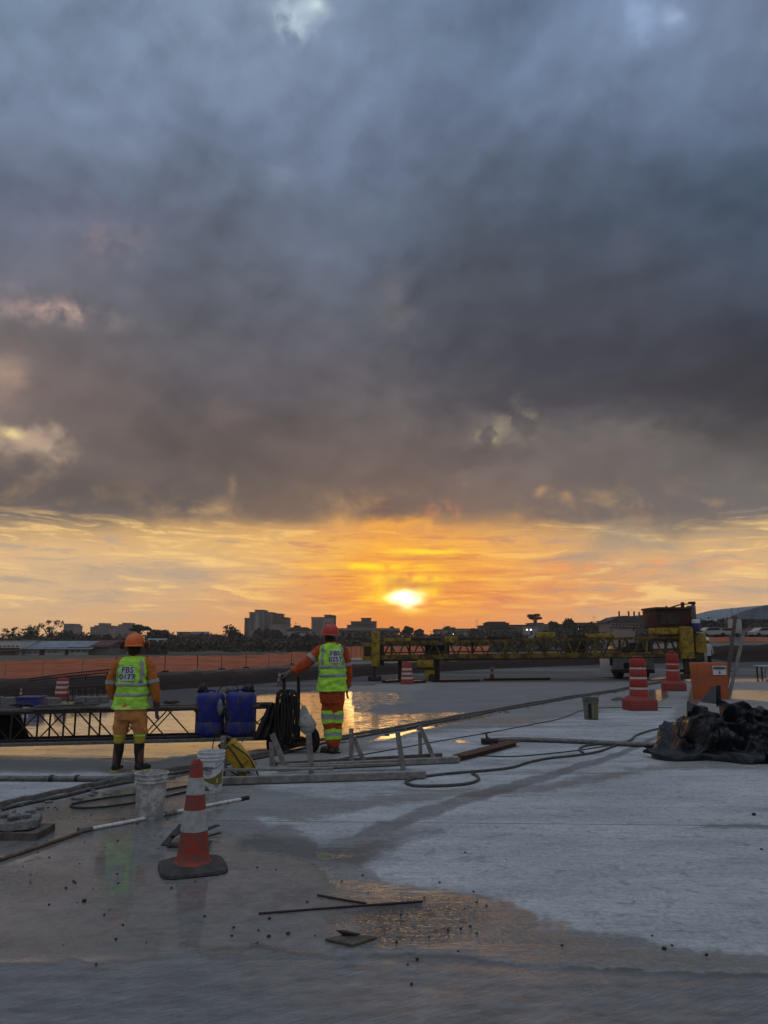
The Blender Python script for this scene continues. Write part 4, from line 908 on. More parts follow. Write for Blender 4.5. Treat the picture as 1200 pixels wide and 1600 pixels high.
def worker1():
    f0 = P(199.5, 1206); e = empty('person', f0, 'worker with orange helmet and earmuffs, lime vest numbered 0177, tan trousers and black boots', 'person')
    # body: one continuous skin
    b = MB()
    b.loft([(0,0,.80,.15,.11),(0,0,.92,.145,.105),(0,.0,1.1,.15,.10),(0,.0,1.26,.165,.105),(0,0,1.33,.15,.085),(0,0,1.385,.06,.06),(0,.0,1.42,.055,.058),(0,.01,1.50,.055,.058)], 20)
    for s in (-1, 1):
        b.tube([(s*.08,0,.86),(s*.115,.0,.62),(s*.125,.01,.42),(s*.14,-.01,.22),(s*.145,-.015,.09)], [.088,.08,.058,.052,.042], 12, smooth=3)
        b.tube([(s*.145,-.05,.05),(s*.15,.03,.05),(s*.155,.16,.035)], [.04,.042,.03], 10, smooth=2)
    b.tube([(-.14,0,1.32),(-.20,0,1.30),(-.262,-.01,1.06),(-.225,.09,.86),(-.19,.14,.84)], [.05,.052,.043,.032,.028], 10, smooth=3)
    b.tube([(.14,0,1.32),(.195,0,1.30),(.272,-.01,1.06),(.305,.03,.82)], [.05,.052,.043,.032], 10, smooth=3)
    face_and_head(b, (0, .015, 1.525), 0., .98)
    b.build('body', M['skin'], e, remesh=.012)
    # shirt
    t = MB(); t.loft([(0,0,.82,.15,.11),(0,0,1.0,.15,.10),(0,0,1.26,.170,.105),(0,0,1.34,.165,.10),(0,0,1.39,.10,.075),(0,.0,1.425,.066,.066)], 20)
    t.tube([(-.14,0,1.325),(-.20,0,1.30),(-.245,-.01,1.18),(-.272,-.015,1.05),(-.262,.03,.95),(-.225,.10,.86)], [.062,.066,.062,.062,.057,.046], 12, smooth=3)
    t.tube([(.14,0,1.325),(.19,0,1.30),(.24,-.01,1.18),(.278,-.01,1.05),(.30,.0,.94),(.308,.025,.83)], [.062,.066,.062,.062,.058,.046], 12, smooth=3)
    t.build('shirt', M['orange'], e, remesh=.013, fold=(.026, .07))
    t = MB(); t.lathe((0, .0, 1.40), [(.07, 0), (.074, .02), (.069, .045)], 20); t.build('collar', M['black'], e, smooth=True)
    for (a, b_, r) in (((-.262,-.013,1.10),(-.266,-.015,1.055), .069), ((.258,-.01,1.115),(.27,-.01,1.07), .069)):
        MB().tube([a, b_], r, 16, cap=False).build('sleeve_tape', M['tape'], e, smooth=True)
    # vest
    VR = [(0,0,.755,.225,.165),(0,0,.80,.222,.16),(0,0,.95,.205,.15),(0,0,1.10,.198,.145),(0,0,1.22,.20,.142),(0,0,1.30,.198,.135),(0,0,1.345,.182,.12),(0,0,1.375,.135,.10),(0,.0,1.405,.085,.08)]
    f = torso_fn(VR)
    patch(f, .755, 1.398, 0, 2*math.pi, .0, M['lime'], 'vest', e, 46, 72, 1.)
    v = [o for o in bpy.data.objects if o.parent == e and o.name.startswith('vest')][-1]
    bk = -math.pi/2
    patch(f, .755, .80, 0, 2*math.pi, .004, M['limegrey'], 'vest_hem', v, 4, 72, 1.)
    patch(f, .915, .948, 0, 2*math.pi, .006, M['tape'], 'reflective_tape', v, 3, 72, 1.)
    patch(f, 1.035, 1.075, 0, 2*math.pi, .006, M['tape'], 'reflective_tape', v, 3, 72, 1.)
    patch(f, 1.075, 1.355, bk+.62, bk+.86, .006, M['tape'], 'reflective_tape', v, 14, 5, 1.)
    patch(f, 1.075, 1.345, bk-1.0, bk-.80, .006, M['tape'], 'reflective_tape', v, 14, 5, 1.)
    patch(f, 1.10, 1.275, bk-.50, bk+.30, .010, M['patch'], 'number_patch', v, 24, 26, 1., fk=.3)
    text_on(f, 'FBS', 1.232, bk-.10, .098, .017, M['ink'], v, 1.); text_on(f, '0177', 1.148, bk-.10, .092, .017, M['ink'], v, 1.)
    # trousers tucked above the boots
    t = MB(); t.loft([(0,0,.92,.18,.135),(0,0,.80,.195,.145),(0,-.01,.70,.195,.145),(0,-.01,.62,.185,.135)], 20)
    for s in (-1, 1): t.tube([(s*.09,0,.76),(s*.105,0,.62),(s*.12,.0,.50),(s*.125,.0,.43)], [.10,.102,.092,.070], 14, smooth=3)
    t.build('trousers', M['trouser'], e, remesh=.014, fold=(.036, .10))
    for s in (-1, 1):
        m_ = MB(); m_.lathe((s*.125, 0, 0), [(.073, .425), (.078, .438), (.074, .452)], 16, cap=False); m_.build('trouser_cuff', M['lime'], e, smooth=True)
        m_ = MB(); m_.lathe((s*.125, 0, 0), [(.064, .34), (.068, .36), (.068, .41), (.062, .43)], 18); m_.build('yellow_sock_band', M['yellowband'], e, smooth=True)
        m_ = MB(); yw = -.05 if s < 0 else -.45
        m_.tube([(s*.125,0,.36),(s*.127,0,.25),(s*.137,-.005,.14),(s*.143,-.01,.07)], [.066,.062,.052,.052], 16, smooth=3)
        R = Matrix.Rotation(yw, 3, 'Z'); c = Vector((s*.145, -.01, 0))
        m_.tube([c+R@Vector((0,-.055,.055)), c+R@Vector((0,.03,.06)), c+R@Vector((0,.13,.045)), c+R@Vector((0,.18,.038))], [.042,.05,.046,.03], 14, smooth=3, flat=.95)
        bo = m_.build('boot', M['boot'], e, remesh=.009)
        m_ = MB(); out = [(-.04,-.085),(.04,-.085),(.048,-.02),(.05,.08),(.04,.17),(0,.205),(-.04,.17),(-.05,.08),(-.048,-.02)]
        vs = [c+R@Vector((x, y, z)) for z in (.002, .026) for x, y in out]; k = len(out)
        m_.add(vs, [tuple(range(k-1, -1, -1)), tuple(range(k, 2*k))]+[(i, (i+1) % k, (i+1) % k+k, i+k) for i in range(k)]); m_.build('sole', M['sole'], bo)
    # gloves
    g = MB(); g.tube([(.303,.02,.85),(.309,.028,.80),(.31,.03,.765)], [.043,.04,.036], 12); hand(g, (.31,.03,.80), Vector((.03,.02,-1)), Vector((0,1,0)), 1.12, .18, Vector((-.6,.8,0))); g.build('glove', M['gloved'], e, remesh=.0065)
    g = MB(); g.tube([(-.235,.085,.88),(-.20,.14,.85)], [.04,.036], 12); hand(g, (-.205,.13,.855), Vector((.6,.75,-.25)), Vector((0,.3,1)), 1.1, .4); g.build('glove', M['gloved'], e, remesh=.0065)
    h = helmet(e, (0, .015, 1.548), 0., M['helmet'], 1.03)
    for s in (-1, 1):
        m_ = MB(); m_.lathe((s*.155, .01, 1.545), [(.018,-.028),(.043,-.022),(.048,0),(.043,.02),(.02,.026)], 16, rot=Matrix.Rotation(math.pi/2, 3, 'Y'), sx=1.25); mf = m_.build('earmuff', M['muff'], e, smooth=40)
        m_ = MB().tube([(s*.12,.01,1.60),(s*.15,.01,1.612),(s*.165,.01,1.57)], .008, 6, smooth=3); m_.build('arm', M['muff'], mf)
    m_ = MB(); m_.lathe((0, -.0, 1.49), [(.082, -.06), (.088, 0), (.09, .04)], 18, .9, 1.05, cap=False); m_.build('hair', M['hair'], e, smooth=True)
    for s in (-1, 1): MB().ball((s*.032, .100, 1.535), .013, 8, 6).build('eye', M['patch'], e, smooth=True)
    return e
def worker2():
    f0 = P(517, 1177); e = empty('person', f0, 'worker with red helmet, vest numbered 0257 and banded orange trousers, holding the hose cart', 'person')
    yw = .38
    b = MB()
    b.loft([(.0,0,.90,.15,.115,yw),(0,0,1.04,.14,.105,yw),(-.005,0,1.25,.155,.105,yw),(-.01,0,1.42,.17,.105,yw),(-.01,0,1.50,.15,.085,yw),(-.01,0,1.56,.06,.06,yw),(-.012,.01,1.62,.055,.058,yw)], 20)
    b.tube([(-.03,0,.95),(-.035,.0,.52),(-.01,-.01,.3),(.0,.0,.09)], [.09,.062,.055,.042], 12, smooth=3)
    b.tube([(.07,0,.95),(.07,.03,.52),(.06,.02,.3),(.045,.03,.09)], [.09,.062,.055,.042], 12, smooth=3)
    for c in ((0, 0), (.045, .03)):
        b.tube([(c[0]+.03,c[1]-.02,.05),(c[0]-.05,c[1]+.03,.05),(c[0]-.13,c[1]+.10,.035)], [.04,.042,.03], 10, smooth=2)
    b.tube([(-.12,0,1.47),(-.17,.0,1.45),(-.36,-.03,1.27),(-.60,-.02,1.14)], [.052,.054,.046,.033], 10, smooth=3)
    b.tube([(.12,0,1.47),(.18,.02,1.45),(.235,.05,1.18),(.225,.12,.92)], [.052,.054,.043,.033], 10, smooth=3)
    face_and_head(b, (-.03, .015, 1.67), .45, 1.)
    b.build('body', M['skin'], e, remesh=.012)
    t = MB(); t.loft([(0,0,.92,.15,.11,yw),(0,0,1.1,.15,.10,yw),(-.005,0,1.40,.17,.105,yw),(-.01,0,1.49,.16,.10,yw),(-.01,0,1.55,.10,.075,yw),(-.01,.0,1.59,.066,.066,yw)], 20)
    t.tube([(-.12,0,1.465),(-.17,0,1.45),(-.27,-.02,1.36),(-.37,-.035,1.26),(-.47,-.03,1.20),(-.575,-.02,1.15)], [.070,.085,.082,.080,.072,.058], 12, smooth=3)
    t.tube([(.12,0,1.465),(.175,.02,1.44),(.215,.03,1.32),(.24,.05,1.18),(.24,.08,1.05),(.23,.12,.93)], [.064,.066,.06,.06,.055,.046], 12, smooth=3)
    t.build('shirt', M['orange2'], e, remesh=.013, fold=(.03, .09))
    t = MB(); t.lathe((-.012, .0, 1.575), [(.07, 0), (.072, .02), (.066, .04)], 20); t.build('collar', M['black'], e, smooth=True)
    for (a, b_, r) in (((-.265,-.018,1.365),(-.305,-.024,1.325), .087), ((.222,.035,1.28),(.23,.042,1.235), .066)):
        MB().tube([a, b_], r, 16, cap=False).build('sleeve_tape', M['tape'], e, smooth=True)
    VR = [(.01,0,.87,.225,.17,yw),(.01,0,.92,.222,.165,yw),(.005,0,1.08,.205,.15,yw),(0,0,1.22,.20,.145,yw),(-.005,0,1.36,.202,.142,yw),(-.01,0,1.45,.197,.135,yw),(-.01,0,1.50,.178,.12,yw),(-.01,0,1.535,.13,.10,yw),(-.012,.0,1.565,.085,.08,yw)]
    f = torso_fn(VR); v = patch(f, .87, 1.56, 0, 2*math.pi, .0, M['lime'], 'vest', e, 48, 72, 5.)
    bk = -math.pi/2
    patch(f, 1.075, 1.115, 0, 2*math.pi, .006, M['tape'], 'reflective_tape', v, 3, 72, 5.)
    patch(f, 1.195, 1.24, 0, 2*math.pi, .006, M['tape'], 'reflective_tape', v, 3, 72, 5.)
    patch(f, 1.24, 1.52, bk-1.05, bk-.80, .006, M['tape'], 'reflective_tape', v, 14, 5, 5.)
    patch(f, 1.24, 1.51, bk+.56, bk+.78, .006, M['tape'], 'reflective_tape', v, 14, 5, 5.)
    patch(f, 1.27, 1.455, bk-.36, bk+.42, .010, M['patch'], 'number_patch', v, 24, 26, 5., fk=.3)
    text_on(f, 'FBS', 1.41, bk+.03, .098, .017, M['ink'], v, 5.); text_on(f, '0257', 1.322, bk+.03, .092, .017, M['ink'], v, 5.)
    t = MB(); t.loft([(.01,0,1.0,.18,.14,yw),(.01,0,.88,.19,.145,yw),(.01,-.005,.78,.185,.14,yw),(.01,0,.70,.18,.135,yw)], 20)
    L1 = [(-.035,0,.80),(-.045,0,.62),(-.04,-.005,.45),(-.01,-.005,.28),(.005,0,.13),(.0,0,.09)]; L2 = [(.07,0,.80),(.075,.02,.62),(.075,.03,.45),(.065,.03,.28),(.055,.03,.13),(.05,.03,.09)]
    for L in (L1, L2): t.tube(L, [.105,.10,.092,.086,.078,.07], 14, smooth=3)
    t.build('trousers', M['orange2'], e, remesh=.014, fold=(.032, .10))
    def at(L, z):
        return Vector([float(np.interp(z, [q[2] for q in L][::-1], [q[i] for q in L][::-1])) for i in range(3)])
    for L, rr in ((L1, .103), (L2, .103)):
        for z0, z1 in ((.425, .60), (.20, .345)):
            for (a, b_, mk, ro) in ((z0, z1, 'lime', 0), (z0+.055, z1-.05, 'tape', .005)):
                k = 6; zs = [a+(b_-a)*i/k for i in range(k+1)]
                m_ = MB(); m_.tube([at(L, z) for z in zs], [rr-(.6-z)*.035+ro+.003*math.sin(z*60) for z in zs], 20, cap=False); m_.build('leg_band', M[mk], e, smooth=True)
    for c in ((.0, .0), (.05, .03)):
        m_ = MB(); c = Vector((c[0], c[1], 0)); R = Matrix.Rotation(.95, 3, 'Z')
        m_.tube([c+Vector((0, 0, .15)), c+Vector((0, 0, .07))], [.05, .05], 12)
        m_.tube([c+R@Vector((0,-.06,.05)), c+R@Vector((0,.03,.055)), c+R@Vector((0,.13,.045)), c+R@Vector((0,.18,.038))], [.042,.05,.046,.03], 14, smooth=3)
        bo = m_.build('boot', M['brownboot'], e, remesh=.009)
        m_ = MB(); out = [(-.04,-.085),(.04,-.085),(.048,-.02),(.05,.08),(.04,.17),(0,.205),(-.04,.17),(-.05,.08),(-.048,-.02)]
        vs = [c+R@Vector((x, y, z)) for z in (.002, .022) for x, y in out]; k = len(out)
        m_.add(vs, [tuple(range(k-1, -1, -1)), tuple(range(k, 2*k))]+[(i, (i+1) % k, (i+1) % k+k, i+k) for i in range(k)]); m_.build('sole', M['black'], bo)
    g = MB(); g.tube([(-.55,-.02,1.155),(-.60,-.02,1.135),(-.625,-.02,1.13)], [.046,.042,.036], 12); hand(g, (-.60,-.02,1.145), Vector((-1,0,-.3)), Vector((0,1,0)), 1.2, .9, Vector((.2,-.8,-.5)))
    g.build('glove', M['glove'], e, remesh=.0065)
    g = MB(); g.tube([(.23,.12,.95),(.222,.135,.90)], [.04,.036], 12); hand(g, (.222,.135,.92), Vector((-.03,.1,-1)), Vector((0,1,0)), 1.1, .2, Vector((-.4,.8,0))); g.build('glove', M['glove'], e, remesh=.0065)
    h = helmet(e, (-.03, .015, 1.695), .6, M['helmet2'], 1.03)
    m_ = MB(); R = Matrix.Rotation(.45, 3, 'Z'); pts = [Vector((-.03, .015, 1.672))+R@Vector((.108*math.sin(a), -.118*math.cos(a), -.012*math.sin(a)+.0)) for a in np.linspace(-.4, 1.5, 10)]
    m_.tube(pts, .012, 6, flat=1.4); m_.build('nape_strap', M['tape'], e, smooth=True)
    R = Matrix.Rotation(.45, 3, 'Z')
    m_ = MB(); m_.lathe((-.03, .01, 1.635), [(.082, -.05), (.089, 0), (.09, .04)], 18, .9, 1.05, cap=False); m_.build('hair', M['hair'], e, smooth=True)
    for s in (-1, 1): MB().ball(Vector((-.03, .015, 1.68))+R@Vector((s*.032, .086, 0)), .013, 8, 6).build('eye', M['patch'], e, smooth=True)
    return e
W1 = worker1(); W2 = worker2()
W2.scale = (1, 1, 1.0)
# the far man beside the machine's right end
q = P(1108, 1052); e = empty('person', (q.x, q.y, 0), 'small distant person in a white shirt standing at the right end of the yellow machine', 'person')
q2 = D(1108, 994, q.y); s = q2.z/1.75 if q2.z > 1 else 1
b = MB(); b.loft([(0,0,.85,.14,.1),(0,0,1.1,.14,.1),(0,0,1.38,.17,.1),(0,0,1.45,.06,.06),(0,0,1.52,.05,.05)], 14)
for x in (-1, 1): b.tube([(x*.08,0,.88),(x*.09,0,.45),(x*.1,0,.04)], [.085,.06,.04], 8); b.tube([(x*.1,0,.05),(x*.1,.12,.04)], [.04,.03], 8); b.tube([(x*.16,0,1.38),(x*.25,.02,1.12),(x*.3,.1,.9)], [.05,.042,.03], 8)
face_and_head(b, (0, 0, 1.62), .3, 1.); b.build('body', M['skin'], e, remesh=.018)
b = MB(); b.loft([(0,0,.86,.17,.13),(0,0,1.1,.165,.12),(0,0,1.38,.185,.12),(0,0,1.46,.08,.07)], 14)
for x in (-1, 1): b.tube([(x*.16,0,1.38),(x*.25,.02,1.12),(x*.29,.08,.95)], [.065,.06,.05], 8)
b.build('shirt', M['white_person'], e, remesh=.018)
b = MB(); b.loft([(0,0,.96,.16,.12),(0,0,.82,.17,.13)], 14, sub=1)
for x in (-1, 1): b.tube([(x*.08,0,.88),(x*.09,0,.45),(x*.1,0,.06)], [.1,.08,.065], 8)
b.build('trousers', M['darktr'], e, remesh=.018); helmet(e, (0, 0, 1.65), .3, M['patch'])
e.scale = (s*.95,)*3
# ------------------------------------------------------------ cones
def cone(g, H, label, s_dirt=True, name='traffic_cone', bands=((.36,.555),(.70,.86)), grp=None):
    e = empty(name, g, label, 'cone', grp, .35)
    b = MB(); R0, R1 = .128*H/.75, .042*H/.75
    def rad(t): return R0+(R1-R0)*t
    base = MB(); k = H/.75
    base.lathe((0, 0, 0), [(.205*k, .0), (.215*k, .008*k), (.21*k, .026*k), (.175*k, .036*k), (.165*k, .045*k), (.12*k, .05*k)], 32, 1.12, 1.12, pw=5)
    base.v = [(v[0], v[1], max(v[2]+.004*mnoise.noise(Vector(v)*14), 0)) for v in base.v]
    base.build('base', M['conebase'], e, smooth=35)
    def seg(t0, t1, off=0.): return [(rad(t)+off, t*H) for t in np.linspace(t0, t1, 6)]
    b.lathe((0, 0, 0), [(R0*1.16, .04*k), (R0*1.02, .062*k)]+[(rad(t), t*H) for t in np.linspace(.10, 1, 12)]+[(R1*.8, H*1.004), (R1*.7, H*.97)], 36, cap=False); b.build('body', M['coneor'], e, smooth=50)
    for t0, t1 in bands: m_ = MB(); m_.lathe((0, 0, 0), [(rad(t0)-.001, t0*H)]+seg(t0, t1, .0025)+[(rad(t1)-.001, t1*H)], 36, cap=False); m_.build('collar', M['conewh'], e, smooth=50)
    if H > .7: MB().tube([(0, 0, H*.98), (0, 0, H*1.03)], R1*.62, 14).build('tip', M['coneor'], e, smooth=True)
    return e
g = P(301, 1357); cone(g, .725, 'large scuffed orange and white cone standing in the foreground on its dirty black base')
for px, py, H, lb in ((769,1062,.60,'small orange and white cone standing on the asphalt below the middle of the machine'),(904,1039.5,.46,'tiny far cone on the asphalt between the machine middle and the white truck'),(436.5,1072,.50,'small orange and white cone beside the gloved hand on the cart'),(32,1091,.30,'pale dusty cone just above the blue crate on the left'),(1192,1025,.6,'tiny far cone at the right edge of the asphalt')):
    cone(P(px, py), H, lb, grp='small cones out on the asphalt')
# ------------------------------------------------------------ drums
def barrel(g, H, label, ns, zs, rz=0., name='traffic_drum', slim=0):
    e = empty(name, g, label, 'traffic drum', 'red and white traffic drums', rz); k = H/1.2
    if slim:
        b = MB(); b.lathe((0, 0, 0), [(slim*1.05, 0), (slim*1.12, .01), (slim*1.1, .05), (slim, .07)], 32, 1, .9); b.build('base', M['drumbase'], e, smooth=30)
    else:
        b = MB(); b.lathe((0, 0, 0), [(.325*k, 0), (.345*k, .012*k), (.345*k, .215*k), (.33*k, .24*k), (.25*k, .30*k), (.235*k, .31*k)], 40, 1, .82, pw=7); b.build('base', M['drumbase'], e, smooth=30)
    def rr(z): return slim*(1-.28*z/H) if slim else (.222-.045*(z-.3*k)/(H-.36*k))*k
    prof = [(rr(.30*k)*1.0, .06 if slim else .30*k)]
    zz = .34*k
    for z0, z1 in zs: prof += [(rr(z0*H), z0*H-.015*k), (rr(z0*H)-.006, z0*H-.004*k), (rr(z1*H)-.006, z1*H+.004*k), (rr(z1*H), z1*H+.015*k)]
    prof += [(rr(.93*H), .93*H), (rr(.93*H)*.92, .955*H), (rr(.93*H)*.8, .96*H)]
    b = MB(); b.lathe((0, 0, 0), prof, 36, 1, .92); b.build('body', M['drumred'], e, smooth=40)
    for z0, z1 in zs: m_ = MB(); m_.lathe((0, 0, 0), [(rr(z0*H)-.007, z0*H), (rr(z0*H)-.002, z0*H+.002), (rr(z1*H)-.002, z1*H-.002), (rr(z1*H)-.007, z1*H)], 36, 1, .92, cap=False); m_.build('reflective_band', M['drumwh'], e, smooth=40)
    m_ = MB(); m_.tube([(-.09*k, 0, .95*H), (-.08*k, 0, .995*H), (0, 0, 1.0*H), (.08*k, 0, .995*H), (.09*k, 0, .95*H)], .02*k, 8, smooth=3, flat=1.2); m_.build('handle', M['drumred'], e, smooth=True)
    return e
d1 = P(1000, 1109); barrel(d1, 1.21, 'red drum with three white bands nearest the camera, left of the orange box', 3, [(.385,.425),(.58,.62),(.765,.80)], .1)
barrel(P(1053, 1079), 1.22, 'red drum with two white bands farther back, between its twin and the orange box', 2, [(.505,.545),(.67,.70)], -.1)
barrel(P(636, 1068.5), .80, 'red drum with three white bands standing under the left part of the yellow machine', 3, [(.22,.32),(.42,.52),(.62,.72)], .0, slim=.235)
barrel(P(96, 1094), .60, 'red drum with white bands standing alone behind the lattice beam on the left', 3, [(.30,.41),(.52,.63),(.74,.84)], .0, slim=.20)
# ------------------------------------------------------------ buckets
def bucket(g, H, R, label, mt, handle=True, rz=0., inside=None):
    e = empty('bucket', g, label, 'bucket', None, rz); b = MB()
    pr = [(R*.82, 0), (R*.84, .006), (R*.93, H*.78), (R*.93, H*.80), (R*1.03, H*.80), (R*1.03, H*.825), (R*.95, H*.835), (R*.95, H*.875), (R*1.02, H*.88), (R*1.02, H*.90), (R*.97, H*.91), (R*.98, H*.975), (R*1.03, H*.98), (R*1.03, H), (R*.95, H), (R*.80, .02)]
    b.lathe((0, 0, 0), pr, 40, cap=True); b.build('shell', mt, e, smooth=35)
    if handle:
        pts = [(-R*1.02, 0, H*.85)]+[(R*1.06*math.cos(a), -R*1.0*math.sin(-a)*-1 if 0 else -(R*1.04)*math.sin(a)*.98, H*(.85-.26*math.sin(a))) for a in np.linspace(math.pi, 0, 14)]
        MB().tube(pts, .0035, 6).build('wire_handle', M['greysteel'], e, smooth=True)
    return e
b1 = bucket(P(234, 1277), .395, .148, 'dirty plain white bucket caked with cement, left of the cone', M['dirtybucket'], False)
MB().lathe((0, 0, .355), [(.01, 0), (.128, 0)], 24, cap=False).build('cement_fill', M['conc'], b1)
b2g = P(328, 1237); b2 = bucket(b2g, .42, .147, 'white bucket with an olive wave label and black lettering, right of the cone', M['bucket'], True)
def bk(z, th, off=0.): r = .147*(.84+.09*min(z/.42/.78, 1))+off; return Vector((r*math.cos(th), r*math.sin(th), z))
def bpatch(fn0, fn1, t0, t1, mt, name, off=.0012, nt=26, nz=6, parent=None):
    m_ = MB(); vs = []
    for i in range(nz+1):
        for j in range(nt+1):
            th = t0+(t1-t0)*j/nt; u = j/nt*2-1; z = fn0(u)+(fn1(u)-fn0(u))*i/nz; vs.append(bk(z, th, off))
    m_.add(vs, [(i*(nt+1)+j, i*(nt+1)+j+1, (i+1)*(nt+1)+j+1, (i+1)*(nt+1)+j) for i in range(nz) for j in range(nt)]); return m_.build(name, mt, parent or b2, smooth=True)
c = -math.pi/2+.02
bpatch(lambda u: .125-.035*u-.02*math.sin((u+.2)*2.6), lambda u: .155+.085*abs(u)**1.7, c-1.35, c+1.35, M['olive'], 'olive_wave')
def flat_fn(z, th, off=0.): return bk(z, th, off)
def btext(txt, zc, thc, size, mt, sh=0.):
    cu = bpy.data.curves.new('lettering_source', 'FONT'); cu.body = txt; cu.size = size; cu.align_x = 'CENTER'; cu.align_y = 'CENTER'; cu.offset = size*.03; cu.shear = sh
    to = bpy.data.objects.new('lettering_source', cu); COL.objects.link(to); dg = bpy.context.evaluated_depsgraph_get(); me_ = bpy.data.meshes.new_from_object(to.evaluated_get(dg)); bpy.data.objects.remove(to); bpy.data.curves.remove(cu)
    for v in me_.vertices: v.co = bk(zc+v.co.y, thc+v.co.x/.135, .0022)
    me_.materials.clear(); me_.materials.append(mt); o = bpy.data.objects.new('lettering', me_); COL.objects.link(o); o.parent = b2
btext('MARIFAK', .262, c-.12, .034, M['ink'])
bpatch(lambda u: .234-.008*u, lambda u: .242-.006*u-.004*u*u, c-.50, c+.30, M['ink'], 'black_swoosh', .0022, 12, 1)
for z, w in ((.215, .3), (.205, .34), (.196, .26)): bpatch(lambda u, z=z: z, lambda u, z=z: z+.0035, c-w, c+w, M['labelgrey'], 'small_print', .0022, 10, 1)
bpatch(lambda u: .176, lambda u: .176+.014*(1-abs(u)), c-.12, c-.04, M['labelgrey'], 'label_mark', .0022, 4, 1); bpatch(lambda u: .175, lambda u: .175+.013*(1-abs(u)), c+.05, c+.13, M['labelgrey'], 'label_mark', .0022, 4, 1)
bpatch(lambda u: .03+.004*u, lambda u: .048-.006*u*u, c-.62, c+.18, M['redbrown'], 'label_picture', .0026, 14, 2)
bpatch(lambda u: .052, lambda u: .055+.05*max(0, 1-u*u), c-.95, c-.60, M['labelgrey'], 'label_picture', .0024, 10, 3)
bpatch(lambda u: .045, lambda u: .05+.055*max(0, 1-u*u)**.7, c-.50, c-.22, mat('label_pink', (.35, .20, .18), .5), 'label_picture', .0022, 10, 3)
bpatch(lambda u: .045, lambda u: .055+.03*(1-u)*.5, c-.20, c+.10, M['labelgrey'], 'label_picture', .0024, 8, 2)
for z in (.06, .07, .078, .086): bpatch(lambda u, z=z: z, lambda u, z=z: z+.003, c+.45, c+.95, M['labelgrey'], 'small_print', .0022, 8, 1)
bpatch(lambda u: .108, lambda u: .152, c+.72, c+.80, M['patch'], 'label_mark', .003, 3, 2)
g3 = P(924, 1124); b3 = bucket(g3, .44, .165, 'small old paint bucket with a torn dark label, alone on the open slab', mat('old_bucket_plastic', (.20, .20, .17), .6, .3, 12, (.06, .055, .05), .7, dthr=.45), False)
for th0, th1, mk in ((-2.2, -1.75, 'black'), (-1.7, -1.45, 'labelgrey'), (-1.42, -1.0, 'olive')):
    m_ = MB(); vs = [Vector(((.142+.012*(z/.34))*math.cos(th), (.142+.012*(z/.34))*math.sin(th), z)) for z in np.linspace(.03, .32, 5) for th in np.linspace(th0, th1, 6)]
    m_.add(vs, [(i*6+j, i*6+j+1, i*6+j+7, i*6+j+6) for i in range(4) for j in range(5)]); m_.build('label', M[mk], b3)
MB().tube([(-.17,0,.37),(-.13,.02,.47),(.02,.03,.50),(.14,.02,.46),(.17,0,.37)], .004, 6, smooth=3).build('wire_handle', M['greysteel'], b3)
# ------------------------------------------------------------ lattice beam across the slab
YB = P(300, 1172).y; 
def Q(px, py, y=None): return D(px, py, YB if y is None else y)
A0 = Q(-150, 1163, YB-.25); A1 = Q(420, 1149)
O = Vector((A0.x, A0.y, 0)); e = empty('lattice_beam', O, 'dark steel lattice beam spanning the wet slab with planks on top', 'beam')
L = (A1-A0); n = 14; zb, zt = A0.z, A0.z+.40; dz = A1.z-A0.z; dep = Vector((0, .42, 0))
def bp_(t, top, back): return Vector((A0.x+L.x*t, A0.y+L.y*t, (zt if top else zb)+dz*t))-O+(dep if back else Vector())
for back in (0, 1):
    for top in (0, 1): MB().beam(bp_(0, top, back), bp_(1, top, back), .035, .035).build('top_chord' if top else 'bottom_chord', M['darksteel'], e)
R = random.Random(5)
for back in (0, 1):
    for i in range(n):
        t0, t1 = i/n, (i+1)/n
        if R.random() < .92: MB().beam(bp_(t0, 0, back), bp_(t0, 1, back), .022, .022).build('upright', M['darksteel'], e)
        if R.random() < (.75, .35)[back]: MB().beam(bp_(t0, 0, back), bp_(t1, 1, back), .017, .017).build('brace', M['darksteel'], e)
        if R.random() < (.7, .3)[back]: MB().beam(bp_(t0, 1, back), bp_(t1, 0, back), .017, .017).build('brace', M['darksteel'], e)
MB().beam(bp_(0, 0, 0)+Vector((0, -.10, -.03)), bp_(1, 0, 0)+Vector((0.1, -.10, -.03)), .05, .05, bev=.01).build('front_rail', M['greysteel'], e)
for i, (t0, t1, y_, z_, w_) in enumerate([(0, .34, .08, .035, .2), (.3, .62, .12, .045, .18), (.0, .5, .32, .03, .18), (.5, 1., .30, .035, .16), (.6, .97, .06, .03, .15), (.33, .5, .2, .075, .12)]):
    MB().beam(bp_(t0, 1, 0)+Vector((0, y_, z_)), bp_(t1, 1, 0)+Vector((0, y_+.03*math.sin(i*4), z_+.012*math.sin(i*3))), w_, .028).build('plank', M['wood2'], e)
MB().beam(bp_(0, 0, 0)+Vector((0, .2, -.02)), bp_(1, 0, 0)+Vector((0, .2, -.02)), .34, .02).build('lower_shelf', M['darksteel'], e)
tx = Q(0, 1130)-O; m_ = MB(); m_.add([(Q(-60,1108)-O)+Vector((0,-.06,0)), (Q(22,1108)-O)+Vector((0,-.06,0)), (Q(42,1154)-O)+Vector((0,-.08,0)), (Q(-60,1156)-O)+Vector((0,-.08,0)), (Q(-60,1108)-O)+Vector((0,.1,0)), (Q(22,1108)-O)+Vector((0,.1,0)), (Q(42,1154)-O)+Vector((0,.1,0)), (Q(-60,1156)-O)+Vector((0,.1,0))], [(0,1,2,3),(4,7,6,5),(0,4,5,1),(1,5,6,2),(2,6,7,3),(3,7,4,0)])
m_.build('hanging_cover', mat('matt_black_cloth', (.008, .008, .008), .95, spec=.1), e)
